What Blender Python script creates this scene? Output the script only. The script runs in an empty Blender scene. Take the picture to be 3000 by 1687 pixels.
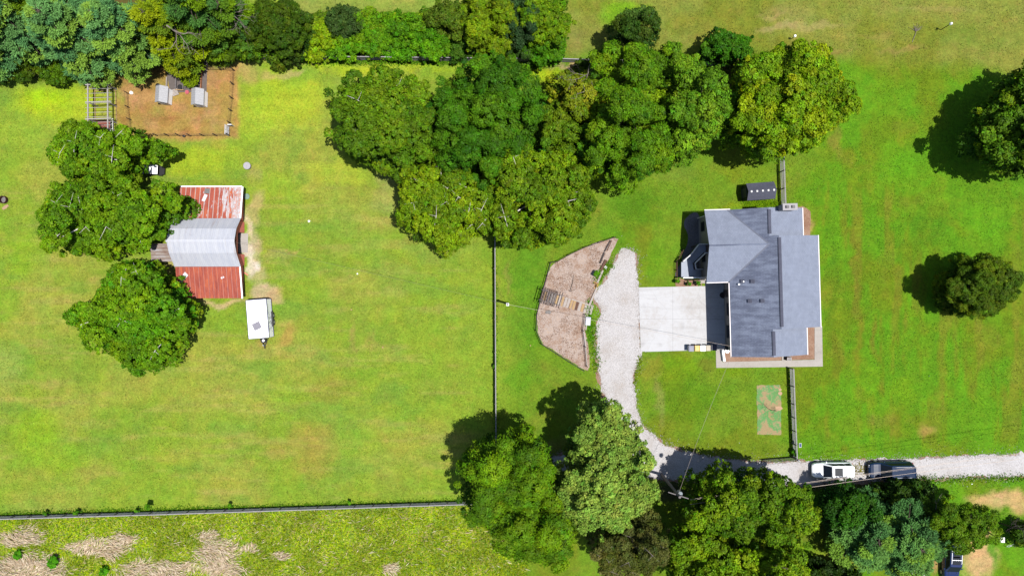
import bpy, math, random
import numpy as np
from mathutils import Vector, Matrix
R = math.radians
scene = bpy.context.scene
COL = scene.collection

# ------------------------------------------------------------------ camera, sky, sun, exposure
H = 82.0          # camera height in metres
F = 2000.0        # focal length in pixels of a 3000 px wide frame
cam_d = bpy.data.cameras.new('Camera'); cam_d.lens = 24.0; cam_d.sensor_width = 36.0
cam_d.clip_start = 1.0; cam_d.clip_end = 3000.0
cam = bpy.data.objects.new('Camera', cam_d); COL.objects.link(cam)
cam.location = (0, 0, H); cam.rotation_euler = (0, 0, 0)
scene.camera = cam

SUN_EL = R(75.2)
SUN_DIR = Vector((0.962 * math.cos(SUN_EL), -0.272 * math.cos(SUN_EL), math.sin(SUN_EL))).normalized()
world = bpy.data.worlds.new('World'); scene.world = world; world.use_nodes = True
wn = world.node_tree; wn.nodes.clear()
sky = wn.nodes.new('ShaderNodeTexSky'); sky.sky_type = 'NISHITA'; sky.sun_disc = False
sky.sun_elevation = SUN_EL; sky.sun_rotation = math.atan2(SUN_DIR.x, SUN_DIR.y)
sky.altitude = 200
bg = wn.nodes.new('ShaderNodeBackground'); bg.inputs['Strength'].default_value = 0.085
wo = wn.nodes.new('ShaderNodeOutputWorld')
wn.links.new(sky.outputs[0], bg.inputs[0]); wn.links.new(bg.outputs[0], wo.inputs[0])
sl = bpy.data.lights.new('Sun', 'SUN'); sl.energy = 4.5; sl.angle = R(0.5); sl.color = (1.0, 0.965, 0.91)
so = bpy.data.objects.new('Sun', sl); COL.objects.link(so)
so.rotation_euler = SUN_DIR.to_track_quat('Z', 'Y').to_euler(); so.location = (40, -10, 90)
vs = scene.view_settings
vs.view_transform = 'Standard'; vs.look = 'None'; vs.gamma = 1.0; vs.exposure = 0.9
scene.cycles.max_bounces = 6; scene.cycles.diffuse_bounces = 3; scene.cycles.transmission_bounces = 3
scene.cycles.transparent_max_bounces = 4

# ------------------------------------------------------------------ helpers
def P(sx, sy, h=0.0):
    """survey point: where a mark at height h stands on the plot (3000 px survey grid)"""
    k = (H - h) / F
    return Vector(((sx - 1500.0) * k, (843.5 - sy) * k, h))
def Dp(x, y, h=0.0):
    return P(x * 1.16460, y * 1.16460, h)
KILL = 2.75       # sunlit level of a white horizontal sheet at this exposure
def lin(c):
    c = c / 255.0
    return c / 12.92 if c <= 0.04045 else ((c + 0.055) / 1.055) ** 2.4
def tone(r, g, b, k=KILL):
    """base colour (albedo) of a surface that shows as sRGB r,g,b when lit by this sun"""
    return tuple(min(0.85, lin(v) / k) for v in (r, g, b))
def set_props(o, label=None, cat=None, group=None, kind=None):
    if label: o['label'] = label
    if cat: o['category'] = cat
    if group: o['group'] = group
    if kind: o['kind'] = kind
    return o
def thing(name, label, cat, loc=(0, 0, 0), rotz=0.0, group=None):
    o = bpy.data.objects.new(name, None); COL.objects.link(o)
    o.location = loc; o.rotation_euler = (0, 0, rotz); o.empty_display_size = 0.3
    return set_props(o, label, cat, group)
def copy_tree(o, parent=None):
    c = o.copy(); COL.objects.link(c); c.parent = parent
    for ch in list(o.children): copy_tree(ch, c)
    return c
class MB:
    """collects simple shapes and links them as one mesh object"""
    def __init__(s): s.v = []; s.f = []
    def add(s, vs_, fs):
        n = len(s.v); s.v += [tuple(p) for p in vs_]; s.f += [tuple(n + i for i in f) for f in fs]; return s
    def box(s, c, d, rz=0.0, rx=0.0, ry=0.0, taper=1.0):
        m = Matrix.Rotation(rz, 3, 'Z') @ Matrix.Rotation(ry, 3, 'Y') @ Matrix.Rotation(rx, 3, 'X')
        vs_ = []
        for z in (-.5, .5):
            t = taper if z > 0 else 1.0
            for x, y in ((-.5, -.5), (.5, -.5), (.5, .5), (-.5, .5)):
                vs_.append(Vector(c) + m @ Vector((x * d[0] * t, y * d[1] * t, z * d[2])))
        return s.add(vs_, [(3, 2, 1, 0), (4, 5, 6, 7), (0, 1, 5, 4), (1, 2, 6, 5), (2, 3, 7, 6), (3, 0, 4, 7)])
    def beam(s, a, b, w, h):
        a = Vector(a); b = Vector(b); d = (b - a); L = d.length
        if L < 1e-6: return s
        d /= L; up = Vector((0, 0, 1)) if abs(d.z) < .95 else Vector((0, 1, 0))
        sd = d.cross(up).normalized(); up = sd.cross(d).normalized()
        vs_ = []
        for e in (a, b):
            for x, y in ((-.5, -.5), (.5, -.5), (.5, .5), (-.5, .5)):
                vs_.append(e + sd * x * w + up * y * h)
        return s.add(vs_, [(3, 2, 1, 0), (4, 5, 6, 7), (0, 1, 5, 4), (1, 2, 6, 5), (2, 3, 7, 6), (3, 0, 4, 7)])
    def tube(s, pts, radii, n=8, cap=True):
        pts = [Vector(p) for p in pts]; base = len(s.v); 
        if not hasattr(radii, '__len__'): radii = [radii] * len(pts)
        ref = Vector((0.31, 0.87, 0.38)).normalized()
        for i, p in enumerate(pts):
            d = (pts[min(i + 1, len(pts) - 1)] - pts[max(i - 1, 0)]).normalized()
            a = d.cross(ref)
            if a.length < .1: a = d.cross(Vector((1, 0, 0)))
            a.normalize(); b = d.cross(a)
            for k in range(n):
                t = 2 * math.pi * k / n
                s.v.append(tuple(p + (a * math.cos(t) + b * math.sin(t)) * radii[i]))
        for i in range(len(pts) - 1):
            for k in range(n):
                k2 = (k + 1) % n
                s.f.append((base + i * n + k, base + i * n + k2, base + (i + 1) * n + k2, base + (i + 1) * n + k))
        if cap:
            s.f.append(tuple(base + k for k in range(n))[::-1])
            s.f.append(tuple(base + (len(pts) - 1) * n + k for k in range(n)))
        return s
    def lathe(s, c, prof, n=20, axis='z'):
        base = len(s.v)
        for r, z in prof:
            for k in range(n):
                t = 2 * math.pi * k / n
                if axis == 'z': q = (c[0] + r * math.cos(t), c[1] + r * math.sin(t), c[2] + z)
                elif axis == 'y': q = (c[0] + r * math.cos(t), c[1] + z, c[2] + r * math.sin(t))
                else: q = (c[0] + z, c[1] + r * math.cos(t), c[2] + r * math.sin(t))
                s.v.append(q)
        for i in range(len(prof) - 1):
            for k in range(n):
                k2 = (k + 1) % n
                s.f.append((base + i * n + k, base + i * n + k2, base + (i + 1) * n + k2, base + (i + 1) * n + k))
        s.f.append(tuple(base + k for k in range(n))[::-1]); s.f.append(tuple(base + (len(prof) - 1) * n + k for k in range(n)))
        return s
    def slab(s, poly, z0, z1):
        """poly: list of (x,y) or (x,y,z offset)"""
        n = len(poly)
        lo = [(p[0], p[1], z0 + (p[2] if len(p) > 2 else 0)) for p in poly]; hi = [(p[0], p[1], z1 + (p[2] if len(p) > 2 else 0)) for p in poly]
        return s.add(lo + hi, [tuple(range(n))[::-1], tuple(range(n, 2 * n))] + [(i, (i + 1) % n, n + (i + 1) % n, n + i) for i in range(n)])
    def quad(s, *pts): return s.add(pts, [tuple(range(len(pts)))])
    def build(s, name, mat, parent=None, bevel=0.0, smooth=False):
        me = bpy.data.meshes.new(name); me.from_pydata(s.v, [], s.f); me.update()
        import bmesh
        bm = bmesh.new(); bm.from_mesh(me); bmesh.ops.recalc_face_normals(bm, faces=bm.faces); bm.to_mesh(me); bm.free()
        if mat: me.materials.append(mat)
        if smooth: me.polygons.foreach_set('use_smooth', [True] * len(me.polygons))
        o = bpy.data.objects.new(name, me); COL.objects.link(o); o.parent = parent
        if bevel > 0:
            md = o.modifiers.new('Bevel', 'BEVEL'); md.width = bevel; md.segments = 2; md.limit_method = 'ANGLE'
        return o
def np_mesh(name, V, Fq, mat, cols=None, parent=None, nper=4):
    me = bpy.data.meshes.new(name); n = len(V); m = len(Fq)
    me.vertices.add(n); me.vertices.foreach_set('co', np.asarray(V, dtype=np.float32).ravel())
    me.loops.add(m * nper); me.loops.foreach_set('vertex_index', np.asarray(Fq, dtype=np.int32).ravel())
    me.polygons.add(m); me.polygons.foreach_set('loop_start', np.arange(0, m * nper, nper, dtype=np.int32))
    try: me.polygons.foreach_set('loop_total', np.full(m, nper, dtype=np.int32))
    except Exception: pass
    me.update(calc_edges=True)
    if cols is not None:
        a = me.color_attributes.new('tint', 'FLOAT_COLOR', 'POINT')
        c4 = np.ones((n, 4), dtype=np.float32); c4[:, :cols.shape[1]] = cols
        a.data.foreach_set('color', c4.ravel())
    me.materials.append(mat)
    o = bpy.data.objects.new(name, me); COL.objects.link(o); o.parent = parent
    return o

# ---- numpy noise
def _h(ix, iy, seed):
    n = (ix * 374761393 + iy * 668265263 + seed * 1442695041).astype(np.int64) & 0xffffffff
    n = ((n ^ (n >> 13)) * 1274126177) & 0xffffffff
    return ((n ^ (n >> 16)) & 0xffff) / 65535.0
def vnoise(x, y, seed=0):
    ix = np.floor(x).astype(np.int64); iy = np.floor(y).astype(np.int64); fx = x - ix; fy = y - iy
    fx = fx * fx * (3 - 2 * fx); fy = fy * fy * (3 - 2 * fy)
    a = _h(ix, iy, seed); b = _h(ix + 1, iy, seed); c = _h(ix, iy + 1, seed); d = _h(ix + 1, iy + 1, seed)
    return (a * (1 - fx) + b * fx) * (1 - fy) + (c * (1 - fx) + d * fx) * fy
def fbm(x, y, seed=0, oc=4):
    s = 0; a = .5; t = 0
    for o in range(oc):
        s = s + a * vnoise(x * 2 ** o, y * 2 ** o, seed + o * 17); t += a; a *= .55
    return s / t
def inpoly(x, y, poly):
    r = np.zeros(x.shape, bool); n = len(poly)
    for i in range(n):
        x1, y1 = poly[i][:2]; x2, y2 = poly[(i + 1) % n][:2]
        if y1 == y2: continue
        c = ((y1 > y) != (y2 > y)) & (x < (x2 - x1) * (y - y1) / (y2 - y1) + x1)
        r ^= c
    return r
def dpoly(x, y, poly, closed=True):
    d = np.full(x.shape, 1e9); n = len(poly)
    for i in range(n if closed else n - 1):
        x1, y1 = poly[i][:2]; x2, y2 = poly[(i + 1) % n][:2]
        dx, dy = x2 - x1, y2 - y1; L = dx * dx + dy * dy + 1e-9
        t = np.clip(((x - x1) * dx + (y - y1) * dy) / L, 0, 1)
        d = np.minimum(d, np.hypot(x - x1 - t * dx, y - y1 - t * dy))
    return d

# ------------------------------------------------------------------ materials
class NT:
    def __init__(s, name):
        s.m = bpy.data.materials.new(name); s.m.use_nodes = True; s.t = s.m.node_tree; s.t.nodes.clear()
        s.out = s.t.nodes.new('ShaderNodeOutputMaterial'); s.co = None
    def n(s, typ, **kw):
        nd = s.t.nodes.new(typ)
        for k, v in kw.items():
            if k.startswith('i_'): 
                key = k[2:]; key = int(key) if key.isdigit() else key.replace('_', ' ')
                s.set(nd.inputs[key], v)
            else: setattr(nd, k, v)
        return nd
    def set(s, sock, v):
        if isinstance(v, bpy.types.NodeSocket): s.t.links.new(v, sock)
        elif isinstance(v, (tuple, list)) and len(v) == 3 and sock.type == 'RGBA': sock.default_value = (*v, 1)
        else: sock.default_value = v
    def coord(s):
        if s.co is None: s.co = s.n('ShaderNodeTexCoord').outputs['Object']
        return s.co
    def mapping(s, scale=(1, 1, 1), rot=(0, 0, 0), vec=None):
        return s.n('ShaderNodeMapping', i_Vector=vec or s.coord(), i_Scale=scale, i_Rotation=rot).outputs[0]
    def noise(s, scale=5, detail=4, rough=.55, vec=None, dist=0.0):
        return s.n('ShaderNodeTexNoise', i_Vector=vec or s.coord(), i_Scale=scale, i_Detail=detail, i_Roughness=rough, i_Distortion=dist).outputs['Fac']
    def ramp(s, fac, stops, interp='LINEAR'):
        r = s.n('ShaderNodeValToRGB'); cr = r.color_ramp; cr.interpolation = interp
        while len(cr.elements) < len(stops): cr.elements.new(0.5)
        for e, (p, c) in zip(cr.elements, stops):
            e.position = p; e.color = (*c, 1) if isinstance(c, (tuple, list)) else (c, c, c, 1)
        s.set(r.inputs[0], fac); return r.outputs[0]
    def mix(s, fac, a, b, mode='MIX'):
        m = s.n('ShaderNodeMix', data_type='RGBA', blend_type=mode); m.clamp_factor = True
        s.set(m.inputs[0], fac); s.set(m.inputs[6], a); s.set(m.inputs[7], b); return m.outputs[2]
    def math(s, op, a, b=0.0, clamp=False):
        m = s.n('ShaderNodeMath', operation=op, use_clamp=clamp); s.set(m.inputs[0], a); s.set(m.inputs[1], b); return m.outputs[0]
    def attr(s, name): return s.n('ShaderNodeAttribute', attribute_name=name).outputs['Color']
    def bump(s, h, strength=.3, dist=.05):
        return s.n('ShaderNodeBump', i_Height=h, i_Strength=strength, i_Distance=dist).outputs[0]
    def finish(s, color, rough=.8, metal=0.0, normal=None, spec=.3, coat=0.0):
        p = s.n('ShaderNodeBsdfPrincipled'); s.set(p.inputs['Base Color'], color); s.set(p.inputs['Roughness'], rough)
        s.set(p.inputs['Metallic'], metal); p.inputs['Specular IOR Level'].default_value = spec
        if coat: p.inputs['Coat Weight'].default_value = coat
        if normal is not None: s.t.links.new(normal, p.inputs['Normal'])
        s.t.links.new(p.outputs[0], s.out.inputs[0]); return s.m
_mc = {}
def plain(name, col, rough=.7, metal=0.0, var=.15, scale=6.0, spec=.3, coat=0.0, bump=.15):
    if name in _mc: return _mc[name]
    t = NT(name); n = t.noise(scale, 5); n2 = t.noise(scale * 7.3, 3)
    lo = tuple(c * (1 - var) for c in col); hi = tuple(min(.9, c * (1 + var)) for c in col)
    c = t.ramp(t.math('ADD', t.math('MULTIPLY', n, .6), t.math('MULTIPLY', n2, .4)), [(.3, lo), (.7, hi)])
    nm = t.bump(n2, bump, .01) if bump else None
    _mc[name] = t.finish(c, rough, metal, nm, spec, coat); return _mc[name]
def mk_leaf():
    t = NT('foliage'); col = t.attr('tint')
    d = t.n('ShaderNodeBsdfPrincipled'); t.set(d.inputs['Base Color'], col); d.inputs['Roughness'].default_value = .55
    d.inputs['Specular IOR Level'].default_value = .08
    tr = t.n('ShaderNodeBsdfTranslucent'); t.set(tr.inputs[0], t.mix(1.0, col, (1.0, 1.0, .35), 'MULTIPLY'))
    mx = t.n('ShaderNodeMixShader'); mx.inputs[0].default_value = .14
    t.t.links.new(d.outputs[0], mx.inputs[1]); t.t.links.new(tr.outputs[0], mx.inputs[2]); t.t.links.new(mx.outputs[0], t.out.inputs[0])
    return t.m
LEAF = mk_leaf()
def mk_ground():
    t = NT('lawn_and_soil'); col = t.attr('tint')
    f1 = t.noise(.8, 6, .65); f2 = t.noise(3.4, 5, .75); f3 = t.noise(8.5, 3, .75)
    v = t.math('ADD', t.math('MULTIPLY', f1, .24), t.math('ADD', t.math('MULTIPLY', f2, .38), t.math('MULTIPLY', f3, .38)))
    g = t.ramp(v, [(.34, .42), (.5, 1.0), (.66, 1.65)])
    c = t.mix(1.0, col, g, 'MULTIPLY')
    hue = t.ramp(t.noise(.35, 5, .7), [(.36, (.88, 1.0, .9)), (.64, (1.13, 1.0, 1.0))])
    c = t.mix(1.0, c, hue, 'MULTIPLY')
    # small dry specks in the turf
    sp = t.ramp(t.noise(7.5, 2, .5), [(.66, 0.0), (.76, 1.0)])
    big = t.ramp(t.noise(.16, 3, .6), [(.50, 0.0), (.68, 1.0)])
    c = t.mix(t.math('MULTIPLY', t.math('MULTIPLY', sp, big), .45), c, tone(205, 190, 130))
    # crisp worn patches and clover mats
    w1 = t.ramp(t.noise(.55, 9, .74), [(.53, 0.0), (.60, 1.0)]); c = t.mix(t.math('MULTIPLY', w1, .34), c, t.mix(1.0, c, (1.32, .96, 1.5), 'MULTIPLY'))
    w2 = t.ramp(t.noise(.75, 9, .76, t.mapping((1, 1, 1), (0, 0, .7))), [(.55, 0.0), (.62, 1.0)]); c = t.mix(t.math('MULTIPLY', w2, .40), c, t.mix(1.0, c, (.70, .90, .75), 'MULTIPLY'))
    w3 = t.ramp(t.noise(1.7, 8, .8), [(.62, 0.0), (.67, 1.0)]); c = t.mix(t.math('MULTIPLY', w3, .5), c, tone(184, 150, 86))
    # small tufts of darker weeds
    dk = t.ramp(t.noise(2.3, 4, .7), [(.62, 0.0), (.74, 1.0)])
    c = t.mix(t.math('MULTIPLY', dk, .35), c, t.mix(1.0, c, (.55, .78, .5), 'MULTIPLY'))
    nm = t.bump(t.math('ADD', f2, f3), .5, .05)
    return t.finish(c, .95, 0, nm, .1)
GROUND = mk_ground()
def mk_gravel(name, c1, c2, c3):
    t = NT(name); big = t.noise(.35, 5, .6); v = t.n('ShaderNodeTexVoronoi', i_Vector=t.coord(), i_Scale=16.0); f = t.noise(9, 4, .7); f2 = t.noise(28, 2, .6)
    c = t.ramp(t.math('ADD', t.math('MULTIPLY', big, .5), t.math('MULTIPLY', f, .5)), [(.32, c3), (.45, c1), (.62, c2)])
    c = t.mix(1.0, c, t.ramp(v.outputs['Color'], [(0, .72), (1, 1.15)]), 'MULTIPLY')
    c = t.mix(1.0, c, t.ramp(f2, [(.3, .8), (.7, 1.15)]), 'MULTIPLY')
    rut = t.ramp(t.noise(.5, 6, .7), [(.52, 0.0), (.64, 1.0)]); c = t.mix(t.math('MULTIPLY', rut, .30), c, tone(196, 182, 170))
    return t.finish(c, .9, 0, t.bump(t.math('ADD', v.outputs['Distance'], f), .5, .03), .2)
GRAVEL = mk_gravel('gravel', tone(234, 229, 228), tone(245, 241, 242), tone(214, 200, 188))
GRAVEL_DARK = mk_gravel('slate_gravel', tone(150, 148, 152), tone(175, 173, 178), tone(125, 118, 115))
def mk_mulch(name, cols):
    t = NT(name); a = t.noise(.5, 6, .7); b = t.noise(6, 5, .75); c3 = t.noise(18, 3, .7)
    c = t.ramp(t.math('ADD', t.math('MULTIPLY', a, .55), t.math('MULTIPLY', b, .45)), [(.36, cols[0]), (.46, cols[1]), (.54, cols[2]), (.66, cols[3])])
    c = t.mix(1.0, c, t.ramp(c3, [(.3, .7), (.7, 1.25)]), 'MULTIPLY')
    return t.finish(c, .95, 0, t.bump(c3, .8, .04), .1)
MULCH = mk_mulch('mulch', [tone(172, 134, 114), tone(200, 170, 150), tone(220, 202, 192), tone(228, 188, 150)])
MULCH2 = mk_mulch('house_mulch', [tone(160, 118, 95), tone(182, 142, 118), tone(196, 160, 136), tone(205, 172, 148)])
def mk_concrete(name, base, stain):
    t = NT(name); a = t.noise(.22, 6, .62); b = t.noise(2.2, 6, .7); c = t.noise(20, 3, .6)
    col = t.ramp(t.math('ADD', t.math('MULTIPLY', a, .6), t.math('MULTIPLY', b, .4)), [(.33, stain), (.52, base), (.75, tuple(min(.85, x * 1.1) for x in base))])
    col = t.mix(1.0, col, t.ramp(c, [(.3, .9), (.7, 1.07)]), 'MULTIPLY')
    # hairline cracks
    vo = t.n('ShaderNodeTexVoronoi', feature='DISTANCE_TO_EDGE', i_Vector=t.n('ShaderNodeMix', data_type='VECTOR', i_0=.25, i_4=t.coord(), i_5=t.n('ShaderNodeTexNoise', i_Vector=t.coord(), i_Scale=1.2).outputs['Color']).outputs[1], i_Scale=.28)
    cr = t.ramp(vo.outputs['Distance'], [(0.0, .90), (.008, 1.0)])
    col = t.mix(1.0, col, cr, 'MULTIPLY')
    xyz = t.n('ShaderNodeSeparateXYZ', i_0=t.coord()).outputs
    for ax_i, off in ((0, 19.3), (1, -3.7)):
        j = t.math('LESS_THAN', t.math('ABSOLUTE', t.math('SUBTRACT', xyz[ax_i], off)), .022); col = t.mix(t.math('MULTIPLY', j, .35), col, tone(140, 134, 130))
    ty = t.ramp(t.noise(1.0, 5, .6, t.mapping((.10, 1.1, 1))), [(.52, 0.0), (.68, 1.0)]); col = t.mix(t.math('MULTIPLY', ty, .22), col, tone(176, 170, 166))
    oil = t.ramp(t.noise(.55, 4, .55), [(.62, 0.0), (.74, 1.0)]); col = t.mix(t.math('MULTIPLY', oil, .3), col, tone(150, 142, 136))
    sp = t.ramp(t.noise(2.6, 3, .5), [(.70, 0.0), (.80, 1.0)])
    col = t.mix(t.math('MULTIPLY', sp, .3), col, tone(150, 130, 115))
    return t.finish(col, .85, 0, t.bump(c, .2, .01), .2)
CONCRETE = mk_concrete('driveway_concrete', tone(240, 240, 243), tone(222, 216, 212))
WALK = mk_concrete('walkway_concrete', tone(215, 207, 198), tone(196, 186, 176))
def mk_shingle(name, base, streak, amt):
    t = NT(name); m = t.mapping((.25, 1.6, 1)); a = t.noise(1.3, 5, .65, m); b = t.noise(14, 3, .6); g = t.noise(1.1, 6, .7)
    br = t.n('ShaderNodeTexBrick', i_Vector=t.mapping((1, 1, 1), (0, 0, math.pi / 2)), i_Scale=1.0); br.offset = .5
    br.inputs['Color1'].default_value = (1, 1, 1, 1); br.inputs['Color2'].default_value = (.84, .84, .86, 1); br.inputs['Mortar'].default_value = (.55, .55, .58, 1)
    br.inputs['Brick Width'].default_value = .33; br.inputs['Row Height'].default_value = .15; br.inputs['Mortar Size'].default_value = .014
    c = t.mix(t.math('MULTIPLY', t.ramp(a, [(.42, 1.0), (.62, 0.0)]), amt), base, streak)
    c = t.mix(1.0, c, t.ramp(b, [(.3, .88), (.7, 1.12)]), 'MULTIPLY')
    c = t.mix(1.0, c, t.ramp(g, [(.3, .88), (.7, 1.10)]), 'MULTIPLY')
    c = t.mix(.55, c, t.mix(1.0, c, br.outputs['Color'], 'MULTIPLY'))
    return t.finish(c, .85, 0, t.bump(br.outputs['Fac'], .25, .02), .25)
SHIN = mk_shingle('grey_shingles', tone(170, 179, 200), tone(158, 167, 189), .25)
SHIN_W = mk_shingle('shade_toned_stained_shingles', tone(150, 160, 184), tone(108, 116, 140), .8)  # base tone carries the west slope's shade; the streaks are algae staining
SHIN_S = mk_shingle('shed_shingles', tone(110, 113, 132), tone(95, 98, 116), .5)
def mk_rust(name, kind):
    t = NT(name); m = t.mapping((2.2, .35, 1)); a = t.noise(1.5, 5, .7, m); b = t.noise(3, 5, .7); cc = t.noise(14, 3, .7)
    red = tone(208, 104, 82); dark = tone(176, 80, 66); org = tone(240, 128, 80); pale = tone(228, 210, 205)
    c = t.ramp(a, [(.32, dark), (.5, red), (.68, org)])
    sx = t.n('ShaderNodeSeparateXYZ', i_0=t.coord()).outputs
    # lapped sheet seams running down the slope
    w = t.math('FRACT', t.math('ADD', t.math('MULTIPLY', sx[0], 1.79 if kind == 'n' else 1.85), 50.0))
    seam = t.math('LESS_THAN', w, .10)
    wig = t.noise(.9, 3, .6, t.mapping((.2, 1.0, 1)))
    seam = t.math('MULTIPLY', seam, t.ramp(wig, [(.30, .55), (.45, 1.0)]))
    c = t.mix(t.math('MULTIPLY', seam, .85 if kind == 'n' else .35), c, pale)
    sub = t.math('LESS_THAN', t.math('FRACT', t.math('ADD', t.math('MULTIPLY', sx[0], 5.4), 50.0)), .28)
    c = t.mix(t.math('MULTIPLY', sub, .28), c, dark)
    if kind == 'n':
        edge = t.ramp(t.math('DIVIDE', t.math('ADD', sx[0], 3.6), 7.2), [(.55, 0.0), (.98, .22)])
        pn = t.noise(1.0, 6, .75, t.mapping((3.0, .5, 1)))
        k = t.ramp(t.math('ADD', pn, edge), [(.60, 0.0), (.64, 1.0)])
        c = t.mix(k, c, tone(240, 234, 238))
        k2 = t.ramp(t.math('ADD', b, edge), [(.66, 0.0), (.74, 1.0)])
        c = t.mix(t.math('MULTIPLY', k2, .6), c, tone(235, 125, 60))
    c = t.mix(1.0, c, t.ramp(cc, [(.3, .82), (.7, 1.15)]), 'MULTIPLY')
    return t.finish(c, .75, 0, t.bump(w, .2, .02), .3)
RUST_N = mk_rust('rusted_sheet_roof', 'n'); RUST_S = mk_rust('rusted_rib_roof', 's')
def mk_galv():
    t = NT('galvanised_sheet'); m = t.mapping((1.6, .3, .3)); a = t.noise(1.6, 5, .7, m); b = t.noise(9, 3, .6)
    c = t.ramp(a, [(.35, tone(222, 226, 240)), (.6, tone(242, 244, 252))])
    r = t.ramp(t.noise(1.0, 4, .65, t.mapping((2.2, .22, .22))), [(.60, 0.0), (.70, 1.0)])
    c = t.mix(t.math('MULTIPLY', r, .4), c, tone(190, 160, 140))
    sx = t.n('ShaderNodeSeparateXYZ', i_0=t.coord()).outputs
    rib = t.math('LESS_THAN', t.math('FRACT', t.math('ADD', t.math('MULTIPLY', sx[0], 4.6), 50.0)), .25)
    c = t.mix(t.math('MULTIPLY', rib, .22), c, tone(190, 194, 212))
    c = t.mix(1.0, c, t.ramp(b, [(.3, .93), (.7, 1.06)]), 'MULTIPLY')
    return t.finish(c, .6, .0, None, .3)
GALV = mk_galv()
def mk_rustcorr():
    t = NT('rusty_corrugated_sheet'); sx = t.n('ShaderNodeSeparateXYZ', i_0=t.coord()).outputs
    w = t.math('SINE', t.math('MULTIPLY', sx[1], 16.0)); a = t.noise(2, 5, .7, t.mapping((.4, 1.5, 1)))
    c = t.ramp(a, [(.35, tone(150, 120, 105)), (.5, tone(190, 175, 165)), (.65, tone(208, 205, 208))])
    c = t.mix(t.math('MULTIPLY', t.math('ADD', w, 1.0), .3), c, tone(135, 105, 92))
    return t.finish(c, .7)
RUSTCORR = mk_rustcorr()
WHITE = plain('white_paint', (.74, .74, .75), .5, var=.05)
OFFWHITE = plain('chalky_white_paint', (.40, .40, .41), .7, var=.18, scale=9)
TRIM = plain('white_trim', (.5, .46, .46), .5, var=.05)
BLACK = plain('black_metal', (.012, .012, .014), .5, var=.2)
RUBBER = plain('rubber', (.015, .015, .016), .85, var=.2)
STEEL = plain('grey_steel', (.3, .31, .33), .45, .6, var=.15)
RED = plain('red_barn_paint', (.5, .14, .11), .8, var=.18, scale=3)
WOOD_GREY = plain('weathered_wood', tone(150, 142, 142), .85, var=.25, scale=8)
WOOD_BROWN = plain('brown_wood', tone(120, 85, 68), .85, var=.25, scale=8)
WOOD_DARK = plain('dark_stained_wood', tone(78, 66, 66), .8, var=.3, scale=8)
WOOD_TAN = plain('new_pine_board', tone(214, 178, 128), .8, var=.18, scale=8)
WOOD_ORANGE = plain('cedar_board', tone(200, 135, 95), .8, var=.2, scale=8)
WOOD_PALE = plain('bleached_board', tone(212, 200, 192), .85, var=.15, scale=8)
FENCE_W = plain('silvered_fence_board', tone(188, 184, 188), .85, var=.25, scale=5)
DECK = plain('grey_deck_paint', tone(196, 204, 220), .7, var=.08, scale=3)
GLASS = plain('dark_window_glass', (.006, .009, .014), .35, var=.1, spec=.12, bump=0)
SIDING = plain('beige_siding', tone(190, 180, 172), .8, var=.06, scale=3)
BRICK_L = plain('pale_painted_brick', tone(206, 202, 205), .85, var=.1, scale=12)
BARK = plain('grey_bark', tone(110, 96, 84), .9, var=.3, scale=5)
BARK_W = plain('sycamore_bark', (.42, .39, .36), .85, var=.3, scale=4)
BARK_D = plain('bleached_deadwood', tone(176, 162, 152), .9, var=.25, scale=5)
STONE = plain('rough_stone', tone(150, 146, 145), .9, var=.25, scale=5)
FABRIC = plain('weed_fabric', tone(128, 118, 114), .9, var=.2, scale=4)
# ------------------------------------------------------------------ ground
def axis(lo, hi, step, far):
    a = list(np.arange(lo, hi + step / 2, step))
    return np.array([-f for f in far[::-1] if -f < lo - 1] + a + [f for f in far if f > hi + 1])
gx = axis(-70, 70, .3, [80, 100, 150, 250, 450, 900]); gy = axis(-42, 42, .3, [50, 65, 90, 150, 250, 450, 900])
GX, GY = np.meshgrid(gx, gy)
SX = GX / (H / F) + 1500; SY = 843.5 - GY / (H / F); DX = SX / 1.1646; DY = SY / 1.1646
def T(r, g, b): return np.array(tone(r, g, b))
base = np.zeros(GX.shape + (3,)); 
n1 = fbm(GX / 9, GY / 9, 3, 5); n2 = fbm(GX / 3.0, GY / 3.0, 11, 4); n3 = fbm(GX / 22, GY / 22, 23, 3)
def lay(colr, w):
    global base
    w = np.clip(w, 0, 1)[..., None]; base = base * (1 - w) + np.array(colr) * w
def sstep(a, b, x):
    t = np.clip((x - a) / (b - a), 0, 1); return t * t * (3 - 2 * t)
lay(T(150, 180, 54), np.ones(GX.shape))
lay(T(122, 160, 38), sstep(1180, 1330, DX + (n1 - .5) * 160) )                       # greener towards the house
lay(T(108, 162, 14), sstep(1960, 2080, DX + (n1 - .5) * 80))                          # lush lawn east of the house
lay(T(150, 158, 66), sstep(150, 90, DY + (n1 - .5) * 60 - (DX - 1450) * .05) * sstep(1380, 1460, DX))   # drier meadow in the north
lay(T(158, 172, 78), sstep(60, 30, DY) * sstep(680, 740, DX) * sstep(1500, 1400, DX))
lay(T(140, 165, 60), sstep(.45, .62, n2) * .45 * sstep(1250, 1050, DX))
lay(T(182, 180, 80), sstep(.47, .66, n1) * .5 * sstep(1300, 1100, DX))
lay(T(128, 140, 30), sstep(.50, .66, fbm(GX / 5, GY / 7, 77, 4)) * .55 * sstep(1250, 1400, DX))
lay(T(112, 176, 12), sstep(.52, .7, fbm(GX / 6, GY / 6, 91, 4)) * .5 * sstep(1900, 2100, DX) * sstep(150, 250, DY))
lay(T(140, 138, 46), sstep(.54, .70, fbm(GX / 1.1, GY / 8, 171, 4)) * .55 * sstep(2000, 2080, DX) * sstep(420, 500, DY) * sstep(1150, 1080, DY))
lay(T(142, 150, 50), sstep(.54, .68, fbm(GX / 3.2, GY / 3.2, 177, 5)) * .35 * sstep(1230, 1300, DX))
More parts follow.
